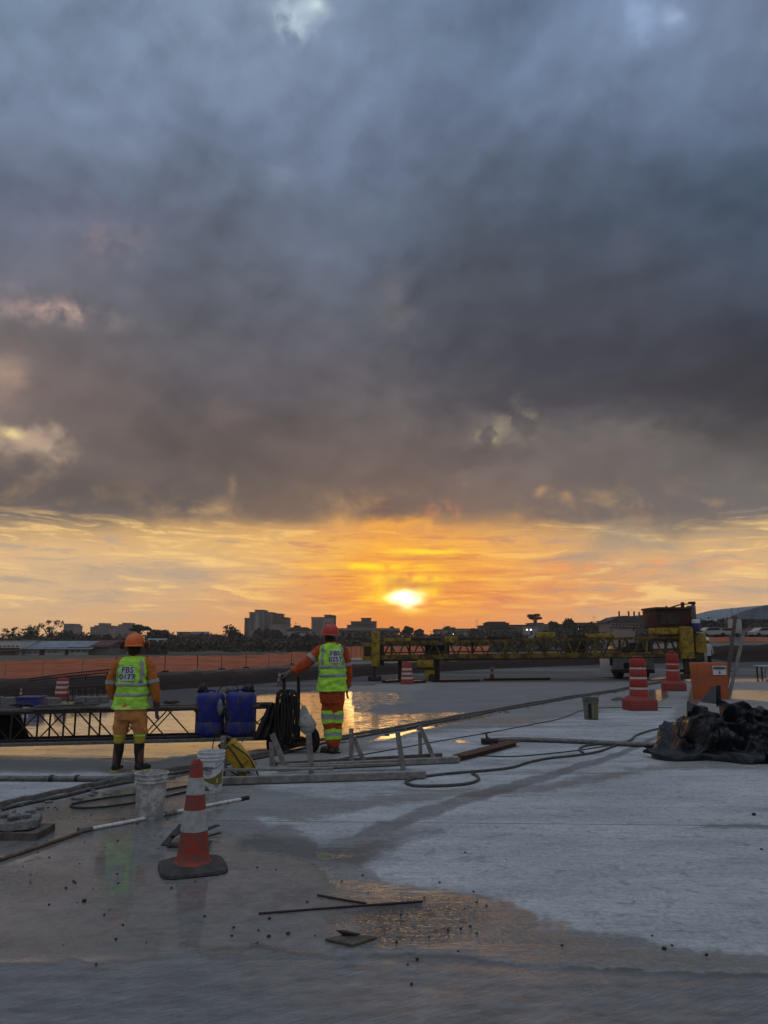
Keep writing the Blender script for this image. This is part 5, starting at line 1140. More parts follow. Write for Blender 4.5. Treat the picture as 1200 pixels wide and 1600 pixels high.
# debris lying on the planks
for i, (px, py, rr_, mk, lb, nm) in enumerate([(107,1098,.16,'greendeb','yellow-green bundle of leaves on the planks beside the lone red drum','leaf_bundle'),(128,1104,.22,'tarp','flat dark rag heap on the planks right of the leaf bundle','rag'),(32,1108,.18,'tarp','thin dark rag on the planks over the blue crate','rag'),(262,1104,.14,'rebar','rusty offcut pile on the planks between the worker and the blue drums','offcut_pile')]):
    c0 = Q(px, py, YB+.15); m_ = MB(); RR = random.Random(i)
    zt_ = A0.z+.40+dz*((c0.x-A0.x)/L.x)+.055
    for _ in range(16): a = RR.uniform(0, 6.28); r_ = rr_*RR.uniform(.1, .8); d = Vector((math.cos(a)*RR.uniform(.5, 1), math.sin(a)*.4, RR.uniform(-.05, .15)))*rr_; q = Vector((math.cos(a)*r_, math.sin(a)*r_*.6, RR.uniform(.008, .04))); m_.tube([q-d*.6, q+Vector((0, 0, .015)), q+d*.6], [.006, .014, .004], 5)
    o = m_.build(nm, M[mk]); o.location = (c0.x, YB+.18, zt_); tag(o, lb, 'debris')
# ------------------------------------------------------------ blue drums on the beam
def bluedrum(px0, px1, pt, pbm, label, caps):
    y = YB-.02; a = D(px0, pbm, y); b_ = D(px1, pbm, y); top = D(px0, pt, y); R_ = (b_.x-a.x)/2; H = top.z-a.z
    zs = zb+dz*((a.x+R_-A0.x)/L.x)+.012; H = top.z-zs
    e = empty('blue_drum', (a.x+R_, y+.12, zs), label, 'drum', 'blue plastic drums on the lattice beam')
    b = MB(); b.lathe((0, 0, 0), [(R_*.88, 0), (R_*.97, .02), (R_, .06), (R_, H*.30), (R_*.975, H*.32), (R_, H*.34), (R_, H*.82), (R_*.985, H*.90), (R_*.93, H*.96), (R_*.80, H), (R_*.5, H*1.01)], 36, 1, .92, pw=2.5); b.build('body', M['bluedrum'], e, smooth=40)
    for cx_, cy_ in caps: MB().lathe((cx_*R_, cy_*R_, H*.99), [(.045, 0), (.048, .03), (.04, .04)], 14).build('cap', M['black'], e, smooth=40)
    MB().tube([(-R_*.35, 0, H*.99), (-R_*.25, 0, H*1.05), (R_*.2, 0, H*1.05), (R_*.3, 0, H*.99)], .016, 8, smooth=3).build('handle', M['bluedrum'], e, smooth=True)
    return e, H, R_
bd1, H1, R1_ = bluedrum(302, 347, 1083, 1148, 'scuffed blue drum on the left of the pair, streaked with grey', ((-.3, -.2),))
bd2, H2, R2_ = bluedrum(349, 397, 1082, 1148, 'darker blue drum on the right of the pair, with a strap', ((.6, .1),))
# black pump heads and looped hose on top
def blob(name, c, r, m_, label, cat, seed, sz=(1, 1, 1)):
    b = MB(); b.ball((0, 0, 0), r, 18, 12); b.v = [tuple(Vector((v[0]*sz[0], v[1]*sz[1], v[2]*sz[2]))*(1+.35*mnoise.fractal(Vector(v)*(2.2/r)+Vector((seed, 0, 0)), .7, 2, 3))) for v in b.v]
    o = b.build(name, m_, smooth=True); o.location = c; return tag(o, label, cat)
blob('black_bag', D(317, 1077, YB+.1), .075, M['tarp'], 'small dark bundle on top of the left blue drum', 'bag', 2)
blob('black_bag', D(388, 1077, YB+.1), .085, M['tarp'], 'dark bundle on top of the right blue drum', 'bag', 5, (1.1, 1, .9))
blob('rag', D(361, 1079, YB+.12), .075, M['greycanvas'], 'crumpled grey rag between the tops of the two blue drums', 'rag', 9, (1.1, 1, .8))
blob('rag', D(344, 1106, YB-.14), .075, M['labelgrey'], 'pale grey rag hanging between the two blue drums', 'rag', 12, (.55, .4, 1.5))
o = MB().tube([D(336,1090,YB-.02), D(345,1074,YB), D(358,1067,YB), D(370,1072,YB), D(372,1082,YB)], .008, 8, smooth=5).build('hose_loop', M['blackcable'], smooth=True); tag(o, 'black hose arching over the two blue drums', 'hose')
o = MB().tube([D(375,1084,YB-.18), D(376,1120,YB-.2), D(380,1150,YB-.2), D(378,1160,YB-.2)], .008, 6, smooth=4).build('strap', M['blackcable'], smooth=True); tag(o, 'black strap hanging down the front of the right blue drum', 'strap')
o = MB().tube([D(337,1150,YB-.22), D(333,1162,YB-.22), D(332,1178,YB-.24), D(336,1200,YB-.3)], .008, 6, smooth=4).build('hanging_cable', M['blackcable'], smooth=True); tag(o, 'black cable hanging below the left blue drum', 'cable')
# ------------------------------------------------------------ yellow backpack sprayer
Ys = P(380, 1213).y; e = empty('sprayer', P(380, 1213), 'yellow backpack sprayer with black straps, leaning beside the lettered bucket', 'sprayer')
O = e.location; ax = (D(357,1165,Ys)-D(390,1210,Ys)).normalized(); side = Vector((-ax.z, 0, ax.x)); side = Vector((ax.z, 0, -ax.x))
c0 = (D(375,1187,Ys)-O)+Vector((0, 0, .0)); R3 = Matrix((side, Vector((0, 1, 0)), ax)).transposed()
b = MB(); b.box(c0, (.215, .17, .36), R3, bev=.035); b.build('tank', M['yellowtank'], e, smooth=40)
b = MB(); b.box(c0+ax*.205+side*.03, (.13, .14, .08), R3, bev=.02); b.build('shoulder', M['yellowtank'], e, smooth=40)
blk = MB(); blk.box(c0+ax*.25-side*.04, (.13, .13, .10), R3, bev=.02); blk.ball(c0+ax*.22-side*.09, .05, 12, 8); blk.tube([c0+ax*.26+side*.05, c0+ax*.31+side*.02], .03, 10); blk.build('pump_head', M['black'], e, smooth=40)
for s_ in (.0,):
    pts = [c0+ax*.22+side*s_+Vector((0,-.09,0)), c0+ax*.1+side*(s_+.01)+Vector((0,-.105,0)), c0-ax*.08+side*(s_)+Vector((0,-.10,0)), c0-ax*.2+side*(s_+.02)+Vector((0,-.09,0))]
    MB().tube(pts, .009, 6, smooth=4).build('strap', M['black'], e, smooth=True)
MB().tube([c0+ax*.2+side*.05+Vector((0,-.1,0)), D(386,1180,Ys-.12)-O, D(398,1200,Ys-.1)-O, D(404,1213,Ys-.1)-O], .010, 6, smooth=4).build('shoulder_strap', M['black'], e, smooth=True)
MB().tube([c0-ax*.18-side*.1, D(360,1205,Ys-.1)-O, D(352,1196,Ys-.1)-O, D(348,1180,Ys-.05)-O], .009, 6, smooth=4).build('hose', M['black'], e, smooth=True)
for zz in (-.07,): b = MB(); b.box(c0+ax*zz+Vector((0,-.088,0)), (.19, .006, .012), R3); b.build('rib', mat('tank_rib', (.20, .12, .02), .6), e)
# ------------------------------------------------------------ hose cart held by the worker
Yc = P(480, 1176).y; O = P(466, 1176); e = empty('hose_cart', O, 'rusty two-post steel cart hung with black hoses, held by the worker', 'cart')
def C_(px, py, dy=0.): return D(px, py, Yc+dy)-O
for (x, t, dy) in ((444, 1055, -.02), (466.5, 1056, .15)): MB().beam(C_(x, 1160, dy), C_(x, t, dy), .045, .045, bev=.006).build('post', M['darksteel'], e)
MB().beam(C_(448, 1095, .1), C_(464, 1093, .1), .03, .03).build('crossbar', M['darksteel'], e); MB().beam(C_(436, 1158), C_(494, 1158, .1), .08, .10, bev=.01).build('axle_frame', M['rust'], e)
MB().beam(C_(437, 1168, -.02), C_(484, 1162, -.05), .05, .05).build('lower_bar', M['rust'], e)
for (x, y, r_, dy) in ((488.5, 1158.5, .172, .06), (424, 1163, .11, .1)):
    c0 = C_(x, y, dy); c0.z = r_; q = MB(); Rr = Matrix.Rotation(math.pi/2, 3, 'Y') @ Matrix.Rotation(.0, 3, 'X'); Rr = Matrix.Rotation(.55, 3, 'Z') @ Rr
    q.lathe(c0, [(r_*.62, -.035), (r_*.9, -.04), (r_, -.025), (r_, .025), (r_*.9, .04), (r_*.62, .035)], 28, rot=Rr, cap=False); wl = q.build('wheel', M['tyre'], e, smooth=40)
    MB().lathe(c0, [(.02, -.045), (r_*.3, -.03), (r_*.64, -.02), (r_*.64, .02), (r_*.3, .03), (.02, .045)], 20, rot=Rr).build('rim', M['rust'], wl, smooth=40)
q = MB(); RR = random.Random(4)
for i in range(26):
    x0 = 429+RR.uniform(0, 24); w = RR.uniform(5, 10); tp = RR.uniform(1078, 1092); bt = RR.uniform(1150, 1166); dy = RR.uniform(-.16, -.02)
    q.tube([C_(x0, (tp+bt)/2, dy), C_(x0+w*.3, tp+4, dy), C_(x0+w, tp, dy), C_(x0+w*1.7, tp+6, dy-.02), C_(x0+w*2+RR.uniform(-3, 3), (tp+bt)/2, dy-.03), C_(x0+w*1.5, bt, dy-.02), C_(x0+w*.4, bt-2, dy), C_(x0, (tp+bt)/2, dy)], .012, 7, smooth=4, cap=False)
q.build('hose_bundle', M['blackcable'], e, smooth=True)
q = MB()
for i in range(9):
    c0 = C_(432+RR.uniform(0, 45), 1160+RR.uniform(-6, 6), RR.uniform(-.12, .1)); q.box(c0, (RR.uniform(.04, .1), RR.uniform(.04, .1), RR.uniform(.03, .08)), Matrix.Rotation(RR.uniform(0, 3), 3, 'X') @ Matrix.Rotation(RR.uniform(0, 3), 3, 'Z'), bev=.008)
q.build('motor', M['rust'], e, smooth=40)
# black sheet draped between the beam and the cart
vs = []; nx, nz = 14, 12; mq = MB()
for i in range(nx+1):
    for j in range(nz+1):
        u, w = i/nx, j/nz; xt = 408+u*30 if True else 0; xb_ = 396+u*44; py = 1098+(1156-1098)*w; px = xt*(1-w)+xb_*w-(0 if w > .3 else 0)+(1-u)*(12*(1-w)); p0 = D(px, py, Yc-.02+.035*math.sin(u*19+w*3)+.03*mnoise.noise(Vector((u*4, w*4, 0))))
        vs.append(p0)
mq.add(vs, [(i*(nz+1)+j, i*(nz+1)+j+1, (i+1)*(nz+1)+j+1, (i+1)*(nz+1)+j) for i in range(nx) for j in range(nz)])
o = mq.build('black_sheet', M['black'], smooth=True); md = o.modifiers.new('thickness', 'SOLIDIFY'); md.thickness = .012; tag(o, 'black plastic sheet draped over the beam end left of the hose cart', 'sheet')
# white bag on a string
def bagpt(px, py, y): return D(px, py, y)
yb_ = Yc-.12; m_ = MB(); prof = [(474,1102,2.5),(475,1108,5),(475.5,1115,7.5),(478,1122,10.5),(480,1129,13),(480,1135,13),(476.5,1140,10),(473,1144.5,5)]
k_ = yb_/F
m_.loft([(*bagpt(x, y, yb_), w*k_, w*k_*.6) for x, y, w in prof][::-1], 20, sub=3, fold=.005, seed=3); e2 = m_.build('bag', M['bag'], smooth=True, origin=bagpt(475, 1144, yb_)); tag(e2, 'white cloth bag hanging by a string from the hose cart', 'bag')
o = MB().tube([bagpt(463,1087,yb_)-e2.location, bagpt(469,1098,yb_)-e2.location, bagpt(474,1104,yb_)-e2.location], .006, 6, smooth=3).build('string', M['labelgrey'], e2)
# ------------------------------------------------------------ timber forms with props
O = P(500, 1215); e = empty('timber_formwork', O, 'long grey timber form lying on the slab with upright and slanted props', 'formwork')
def T_(px, py, z): return P(px, py, z)-O
def along(px, py, z=.0): q = P(px, py, 0); return Vector((q.x, q.y, z))-O
MB().beam(along(345, 1227, .05), along(665, 1217, .05), .075, .075, bev=.006).build('rail', M['wood'], e)
MB().beam(along(340, 1217, .10), along(520, 1214, .095), .10, .025).build('plank', M['wood'], e)
MB().beam(along(434, 1205, .045), along(717, 1192, .045), .09, .07, bev=.006).build('rail', M['wood'], e)
MB().beam(along(430, 1199, .03), along(690, 1184, .03), .06, .06).build('rail', M['wood2'], e)
MB().beam(along(430, 1209, .075), along(640, 1202, .075), .07, .02).build('plank', M['wood'], e)
def post(x0, y0, x1, y1, w=.075, holes=True, base=None):
    w *= .82
    g0 = P(x0, y0, 0); t_ = D(x1, y1, g0.y); g0 = Vector((g0.x, g0.y, .01)); MB().beam(g0-O, t_-O, w, .04, up=(0, -1, 0), bev=.005).build('prop', M['wood'], e)
    if holes: h_ = g0.lerp(t_, .88)-O; MB().lathe(h_+Vector((0, -w*.5-.001, 0)), [(.004, -.002), (.009, -.001), (.009, .003)], 10, rot=Matrix.Rotation(math.pi/2, 3, 'X')).build('bolt_hole', M['patch'], e)
for a in ((448,1205,425,1147,.08,False),(425,1197,424,1160,.07,False),(487,1210,482,1146,.085,False),(549,1198,549,1138,.07,True),(571,1197,553,1153,.07,False),(630,1203,621,1143,.08,False),(657,1183,656,1143,.065,False),(678,1186,656,1135,.075,False),(348,1216,349,1150,.07,True)): post(*a)
# ------------------------------------------------------------ slab edge form, pipes, hoses, poles
def gpath(pts, z): 
    out = []
    for q in pts: v = P(q[0], q[1], 0); out.append(Vector((v.x, v.y, z if len(q) < 3 else q[2])))
    return out
def ground_tube(name, pts, r, mt, label, cat, sm=6, z=None, n=8, grp=None, wob=0.):
    pp = catmull(gpath(pts, r*.95 if z is None else z), sm); o0 = pp[0].copy()
    if wob: pp = [p+Vector((mnoise.noise(p*1.7)*wob, mnoise.noise(p*1.7+Vector((9, 0, 0)))*wob, 0)) for p in pp]
    m_ = MB(); m_.tube([p-o0 for p in pp], r, n); o = m_.build(name, mt, smooth=60); o.location = o0
    return tag(o, label, cat, grp)
pp = catmull(gpath(RAIL[1:-1], 0), 5); o0 = pp[0].copy(); m_ = MB()
for i in range(len(pp)-1):
    if i % 1 == 0:
        a, b_ = pp[i]-o0, pp[i+1]-o0; d = (b_-a).normalized()
        m_.beam(a+Vector((0, 0, .035+.006*math.sin(i*2.1))), b_+d*.01+Vector((0, 0, .035+.006*math.sin(i*2.1+2.1))),   .032, .05+.004*math.sin(i*1.7), bev=.008)
fr = tag(m_.build('slab_edge_form', M['form'], smooth=30), 'low steel form running diagonally along the edge of the wet slab', 'form'); fr.location = o0
off = Vector((.09, -.12, 0)); m_ = MB(); m_.tube([p-o0+off+Vector((mnoise.noise(p*2)*.06, mnoise.noise(p*2+Vector((5,0,0)))*.06, .018)) for p in pp], .018, 7); m_.build('rope', M['rubber'], fr, smooth=True)
RR = random.Random(8); m_ = MB()
for i in range(70):
    t = RR.random(); p = pp[int(t*(len(pp)-1))]-o0+Vector((RR.uniform(.05, .35), RR.uniform(-.35, -.05), .012)); m_.box(p, (RR.uniform(.03, .12), RR.uniform(.02, .06), RR.uniform(.01, .03)), Matrix.Rotation(RR.uniform(0, 3), 3, 'Z'), bev=.005)
m_.build('cement_crust', M['conc'], fr)['kind'] = 'stuff'
ground_tube('grey_pipe', [(-80,1220),(0,1220.5),(90,1221),(175,1221),(212,1216)], .032, M['greysteel'], 'straight grey pipe lying on the pale strip at the left edge', 'pipe', 4)
gp = bpy.data.objects['grey_pipe']
for px in (80, 120): v = P(px, 1221, 0); c = Vector((v.x, v.y, .03))-gp.location; MB().tube([c-Vector((.02, 0, 0)), c+Vector((.02, 0, 0))], .043, 12).build('coupling', M['black'], gp)
wp = ground_tube('long_pole', [(142,1298),(210,1285),(262,1274),(330,1260),(376,1251.5)], .0165, M['pvc'], 'long white pole with a black tip crossing behind the big cone', 'pole', 3)
v = P(376, 1251.5, 0); v2 = P(388, 1249, 0); MB().tube([Vector((v.x, v.y, .017))-wp.location, Vector((v2.x, v2.y, .017))-wp.location], .021, 10).build('tip', M['black'], wp)
v = P(258, 1275.5, 0); v2 = P(275, 1272, 0); MB().tube([Vector((v.x, v.y, .017))-wp.location, Vector((v2.x, v2.y, .017))-wp.location], .026, 10).build('joint', M['greysteel'], wp)
v = P(122, 1302, 0); v2 = P(143, 1298, 0); MB().tube([Vector((v.x, v.y, .02))-wp.location, Vector((v2.x, v2.y, .02))-wp.location], .03, 8).build('clamp', M['greysteel'], wp)
ground_tube('rusty_bar', [(-60,1366),(0,1346),(60,1326),(126,1303)], .015, M['rustpole'], 'thin rusty yellowish bar joined to the white pole at the left edge', 'bar', 4)
ground_tube('water_hose', [(1052,1135),(1020,1142),(995,1150),(985,1158),(960,1167),(935,1176),(900,1182),(862,1186),(830,1192),(800,1201),(760,1206),(720,1209),(680,1213),(650,1218),(634,1224),(650,1230),(690,1230),(728,1227),(747,1221),(745,1214),(738,1211)], .017, M['rubber'], 'thick dark hose snaking over the slab and ending in a loop near the timber forms', 'hose', 7)
ground_tube('thin_cable', [(500,1192),(590,1176),(690,1158),(760,1146),(840,1131),(880,1122),(915,1109),(960,1106),(1050,1106)], .008, M['blackcable'], 'thin black cable running from the timber forms past the old paint bucket', 'cable', 5)
ground_tube('thin_cable', [(740,1181),(800,1183),(880,1176),(925,1170),(950,1166)], .008, M['blackcable'], 'thin black cable beside the angle iron', 'cable', 5)
ground_tube('thin_cable', [(300,1228),(240,1238),(180,1246),(140,1252),(112,1258),(118,1263),(160,1262),(230,1252),(300,1236)], .009, M['blackcable'], 'black cable folded back on itself behind the plain bucket', 'cable', 6)
ground_tube('short_hose', [(948,1160),(935,1164),(915,1167),(905,1172),(912,1178)], .016, M['rubber'], 'short branch hose curling beside the long grey pipe', 'hose', 5)
lp = ground_tube('long_grey_pipe', [(774,1160),(810,1159),(900,1162),(975,1166),(1060,1169)], .037, M['greysteel'], 'long grey pipe lying on the slab from the valve to the tarpaulin heap', 'pipe', 4)
v = P(762, 1163, 0); vp = MB(); c = Vector((v.x, v.y, .05)); vp.tube([c-Vector((.10, 0, 0)), c+Vector((.16, 0, 0))], .042, 12); vp.ball(c, .06, 12, 8); vp.tube([c, c+Vector((-.02, 0, .12))], .015, 8); vp.beam(c+Vector((-.09, 0, .11)), c+Vector((.05, 0, .13)), .02, .02); vp.box(c+Vector((-.06, 0, -.01)), (.05, .13, .08)); vp.box(c+Vector((.05, 0, -.01)), (.05, .13, .08))
tag(vp.build('valve', M['darksteel'], smooth=40), 'dark clamp valve at the left end of the long grey pipe', 'valve')
a, b_ = gpath([(718,1190),(806,1166)], 0); ai = MB(); ai.beam(a+Vector((0, 0, .03)), b_+Vector((0, 0, .03)), .012, .06); ai.beam(a+Vector((0, .10, .062)), b_+Vector((0, .10, .062)), .20, .008); ai.beam(a+Vector((0, .2, .03)), b_+Vector((0, .2, .03)), .012, .06)
tag(ai.build('steel_channel', M['rust']), 'rusty steel channel lying between the timber forms and the pipe valve', 'steel channel')
for i, (a, b_, lb) in enumerate([((404,1429),(660,1410),'long rusty rebar rod lying in the foreground puddle'),((496,1400),(572,1413),'short rusty rebar rod touching the long one')]):
    o = ground_tube('rebar_rod', [a, ((a[0]+b_[0])/2, (a[1]+b_[1])/2-.5+i), b_], .0065, M['rebar'], lb, 'rod', 4, grp='rebar rods in the puddle')
# flat board with a clod on it
o0 = P(550, 1472); m_ = MB(); cs = [P(508,1471), P(550,1480), P(590,1468), P(545,1463)]
m_.add([c-o0+Vector((0, 0, z)) for z in (.003, .014) for c in cs], [(3,2,1,0),(4,5,6,7),(0,1,5,4),(1,2,6,5),(2,3,7,6),(3,0,4,7)]); o = m_.build('small_board', M['wood2']); o.location = o0; tag(o, 'small flat dark board on the wet slab in the foreground', 'board')
m_ = MB(); c = P(547, 1467)-o0; m_.add([(-.05, 0, 0), (.05, -.01, 0), (.075, .04, 0), (-.03, .05, 0), (-.105, .0, .05), (.04, -.01, .022), (.06, .03, .012), (-.04, .05, .03)], [(3,2,1,0),(4,5,6,7),(0,1,5,4),(1,2,6,5),(2,3,7,6),(3,0,4,7)])
m_.v = [(v[0]*.7, v[1]*.7, v[2]*.7) if 0 else v for v in m_.v]; o = m_.build('broken_chunk', M['drydeb']); o.scale = (.75, .75, .6); o.location = o0+c+Vector((0, 0, .014)); tag(o, 'dark broken chunk resting on the small board', 'chunk')
# torn dark mat behind the cone
o0 = P(300, 1322); m_ = MB(); RR = random.Random(12)
for (x0, y0, x1, y1, z0_, z1_, w) in ((256,1322,284,1310,.0,.10,.06),(262,1323,330,1322,.01,.02,.1),(300,1312,340,1302,.03,.06,.05),(310,1312,345,1308,.0,.03,.04),(270,1318,300,1304,.05,.09,.05)):
    a, b_ = P(x0, y0)-o0, P(x1, y1)-o0; m_.beam(a+Vector((0, 0, z0_+.006)), b_+Vector((0, 0, z1_+.006)), w, .008)
o = m_.build('torn_mat', M['black']); o.location = o0; tag(o, 'torn scrap of stiff black sheet behind the big cone', 'scrap')
# concrete chunk at the left edge
o0 = P(-5, 1313); m_ = MB()
b = bmesh.new(); bmesh.ops.create_cube(b, size=1, matrix=Matrix.Translation((-.12, .18, .10)) @ Matrix.Diagonal((.70, .28, .055, 1))); bmesh.ops.subdivide_edges(b, edges=b.edges[:], cuts=9, use_grid_fill=True)
m_.add([v.co+Vector((mnoise.noise(v.co*8), mnoise.noise(v.co*8+Vector((7, 0, 0))), mnoise.noise(v.co*8+Vector((0, 9, 0)))))*.022 for v in b.verts], [[v.index for v in f.verts] for f in b.faces]); b.free()
e = m_.build('concrete_slab_piece', M['conc'], smooth=30); e.location = o0; tag(e, 'broken concrete slab piece raised on a plank at the left edge', 'slab piece')
MB().box((-.12, .16, .028), (.9, .34, .056)).build('plank', M['wood2'], e)
for i, (x, y, r_) in enumerate(((.06, .14, .045), (-.06, .2, .04), (.14, .2, .03), (-.16, .1, .03))):
    o = blob('rubble_stone', Vector(o0)+Vector((x, y, .135+r_*.3)), r_, M['conc'], ['largest rough stone in the middle of the raised slab piece','rough stone behind the largest one on the raised slab piece','small stone nearest the right end of the raised slab piece','leftmost small stone on the raised slab piece'][i], 'stone', i*3, (1.2, 1, .7)); o['group'] = 'stones on the slab piece'
# pebbles and crumbs
protos = []; RR = random.Random(21)
for i in range(4):
    b = MB(); b.ball((0, 0, 0), 1., 8, 6); b.v = [tuple(Vector((v[0], v[1]*.8, v[2]*.6))*(1+.5*mnoise.noise(Vector(v)*1.5+Vector((i*7, 0, 0))))) for v in b.v]; me_ = bpy.data.meshes.new('pebble'); me_.from_pydata(b.v, [], b.f); me_.materials.append(M['drydeb']); protos.append(me_)
spots = [(131,1409,.022),(115,1378,.015),(103,1388,.014),(163,1430,.012),(192,1446,.012),(118,1380,.013),(183,1366,.013),(268,1388,.013),(404,1454,.011),(420,1464,.016),(450,1460,.018),(421,1436,.015),(480,1410,.012),(534,1377,.010),(567,1369,.012),(716-0,1487,.010),(652,1500,.015),(643,1539,.014),(1038,1484,.02),(1104,1493,.014),(1190,1328,.017),(670,1465,.012),(700,1454,.012),(720,1452,.013),(735,1448,.012),(745,1459,.010),(365,1450,.013),(362,1463,.012),(402,1356,.012),(431,1359,.010),(1019,1463,.011),(1050,1478,.011),(878,1478,.012),(760,1416,.011),(740,1394,.012),(745,1410,.011),(620,1473,.014),(637,1508,.010),(150,1508,.013),(1178,1274,.030)]
for _ in range(95):
    if RR.random() < .6: x, y = RR.uniform(40, 290), RR.gauss(1290, 26)
    else: x, y = RR.uniform(20, 820), RR.uniform(1330, 1480)
    y = max(y, 1262); spots.append((x, y, RR.choice((.003, .004, .005, .006, .009))))
for i, (x, y, r_) in enumerate(spots):
    r_ *= .72 if r_ > .009 else 1
    o = bpy.data.objects.new('pebble', protos[i % 4]); COL.objects.link(o); g = P(x, y); o.location = (g.x, g.y, r_*.45); o.scale = (r_,)*3; o.rotation_euler = (0, 0, RR.uniform(0, 6)); tag(o, 'small dark crumb of debris scattered on the slab', 'pebble', 'crumbs of debris on the slab')
# ------------------------------------------------------------ tarpaulin heap
o0 = P(1130, 1178); k_ = o0.y/F*1.0; e = empty('tarpaulin_heap', (o0.x, o0.y, 0), 'crumpled heap of black plastic tarpaulin at the right edge', 'tarpaulin')
nx, ny = 230, 140; vs = []
HT = [(-.88,.0),(-.82,.08),(-.74,.24),(-.66,.40),(-.56,.56),(-.42,.66),(-.3,.72),(-.15,.66),(-.02,.58),(.12,.70),(.28,.74),(.42,.68),(.6,.66),(.9,.55),(1.1,.3),(1.25,0)]
for i in range(nx+1):
    for j in range(ny+1):
        x = -.9+2.2*i/nx; y = -.62+1.35*j/ny; q2 = Vector((x, y, 0))
        wx = x+.10*mnoise.noise(q2*3.1); wy = y+.10*mnoise.noise(q2*3.1+Vector((5, 5, 0)))
        h = float(np.interp(wx, [a for a, _ in HT], [b_ for _, b_ in HT]))
        yy = (wy+.02)/.62; pr_ = max(0., 1-abs(yy)**2.0)**(.8 if yy > 0 else .72)
        z = h*pr_; lift = min(z*4, 1)
        q3 = Vector((wx, wy, z)); ww = Vector((mnoise.noise(q3*2.), mnoise.noise(q3*2.+Vector((3, 3, 3))), 0))*.35
        def rid(p, e_=1.6): return (1-min(abs(mnoise.noise(p))*2.4, 1))**e_
        s1 = rid(Vector((wx*3.2+ww.x*3+z*1.5, wy*1.6+ww.y, z*2.2))); s2 = rid(Vector((wx*4+20, wy*6+ww.x*4, z*7+wx*2)), 1.3); s3 = rid(Vector((wx*11+ww.y*5, wy*9, z*12+5)), 1.2); s4 = abs(mnoise.noise(Vector((wx*1.7+7+ww.x, wy*2.0, z*2.0))))
        m2 = abs(mnoise.noise(Vector((wx*5+2, wy*5, z*6+3)))); bil = min(s4*1.7, .7)*.20+min(m2*2., .7)*.035+s2*.040+s3*.020+s1*.045
        z2 = z*.92+(bil-.14)*lift
        nrm = Vector((0, -1 if y < 0 else .4, .2)).normalized()*(bil-.14)*lift*1.25
        vs.append((x+mnoise.noise(Vector((x*5, y*5, 12)))*.07*lift, y+nrm.y, max(z2+nrm.z*.3, 0)+.003))
m_ = MB(); m_.add(vs, [(i*(ny+1)+j, i*(ny+1)+j+1, (i+1)*(ny+1)+j+1, (i+1)*(ny+1)+j) for i in range(nx) for j in range(ny)]); m_.build('crumpled_sheet', M['tarp'], e, smooth=True)
# front fold lying flat along the bottom
vs = []; nx, ny = 120, 26
for i in range(nx+1):
    for j in range(ny+1):
        u, w = i/nx, j/ny; px = 1018+u*260; pbm = 1186+7*math.sin(u*2.2)+2*math.sin(u*13)+(3 if .72 < u < .8 else 0); g = P(px, pbm); x = g.x-o0.x; y = g.y-o0.y
        hh = .12*(1+.35*mnoise.noise(Vector((x*3, 0, 2))))*(1-.0*u); a = w*math.pi*.96
        zz_ = math.sin(a)**.7*hh+.008; yy_ = y+(1-math.cos(a))*.16+mnoise.noise(Vector((x*7, w*3, 0)))*.03
        vs.append((x+mnoise.noise(Vector((w*5, u*9, 3)))*.02, yy_, zz_+mnoise.noise(Vector((x*9, w*5, 5)))*.016))
m_ = MB(); m_.add(vs, [(i*(ny+1)+j, i*(ny+1)+j+1, (i+1)*(ny+1)+j+1, (i+1)*(ny+1)+j) for i in range(nx) for j in range(ny)]); m_.build('front_fold', M['tarp'], e, smooth=True)
# grey pointed board with a black plate standing out of the heap
yq = o0.y+.15
def Hp(px, py, dy=0.): return D(px, py, yq+dy)
m_ = MB(); m_.add([Hp(1094,1097), Hp(1119,1100), Hp(1119,1075), Hp(1113,1072), Hp(1094,1097,.04), Hp(1119,1100,.04), Hp(1119,1075,.04), Hp(1113,1072,.04)], [(0,1,2,3),(4,7,6,5),(0,4,5,1),(1,5,6,2),(2,6,7,3),(3,7,4,0)])
o = m_.build('grey_offcut', M['greycanvas']); tag(o, 'grey pointed offcut sticking out of the top of the tarpaulin heap', 'offcut')
m_ = MB(); m_.beam(Hp(1123,1104,.03), Hp(1122,1071,.03), .06, .03, up=(0, -1, 0)); o = m_.build('black_plate', M['black']); tag(o, 'upright black plate beside the grey offcut in the tarpaulin heap', 'plate')
# ------------------------------------------------------------ orange box, leaning boards, table
g0 = P(1118, 1093); e = empty('orange_box', g0, 'tall orange plastic box with a white notice, behind the tarpaulin heap', 'box'); k_ = g0.y/F; w = 49*k_; hgt = D(1118, 1036, g0.y).z
b = MB(); b.lathe((0, w*.35, 0), [(.47*w*1.0, 0), (.475*w, .01), (.485*w, hgt*.31)], 40, 1., .75, pw=9); b.lathe((0, w*.35, 0), [(.475*w, hgt*.33), (.49*w, hgt*.64)], 40, 1., .75, pw=9); b.lathe((0, w*.35, 0), [(.48*w, hgt*.66), (.50*w, hgt*.985), (.49*w, hgt), (.44*w, hgt)], 40, 1., .75, pw=9); b.lathe((0, w*.35, 0), [(.466*w, hgt*.05), (.476*w, hgt*.9)], 40, 1., .75, pw=9, cap=False); b.build('shell', M['orbox'], e, smooth=35)
yf = w*.35-.5*w*.75-.012
nb = MB(); nb.box((w*.17, yf, hgt*.80), (w*.42, .008, hgt*.25)); no = nb.build('notice', M['patch'], e)
MB().box((w*.17, yf-.006, hgt*.885), (w*.38, .004, hgt*.04)).build('notice_header', M['labelgrey'], no); MB().box((w*.17, yf-.006, hgt*.845), (w*.38, .004, hgt*.028)).build('notice_header', M['ink'], no); MB().box((w*.17, yf-.006, hgt*.808), (w*.24, .004, hgt*.006)).build('notice_line', M['labelgrey'], no)
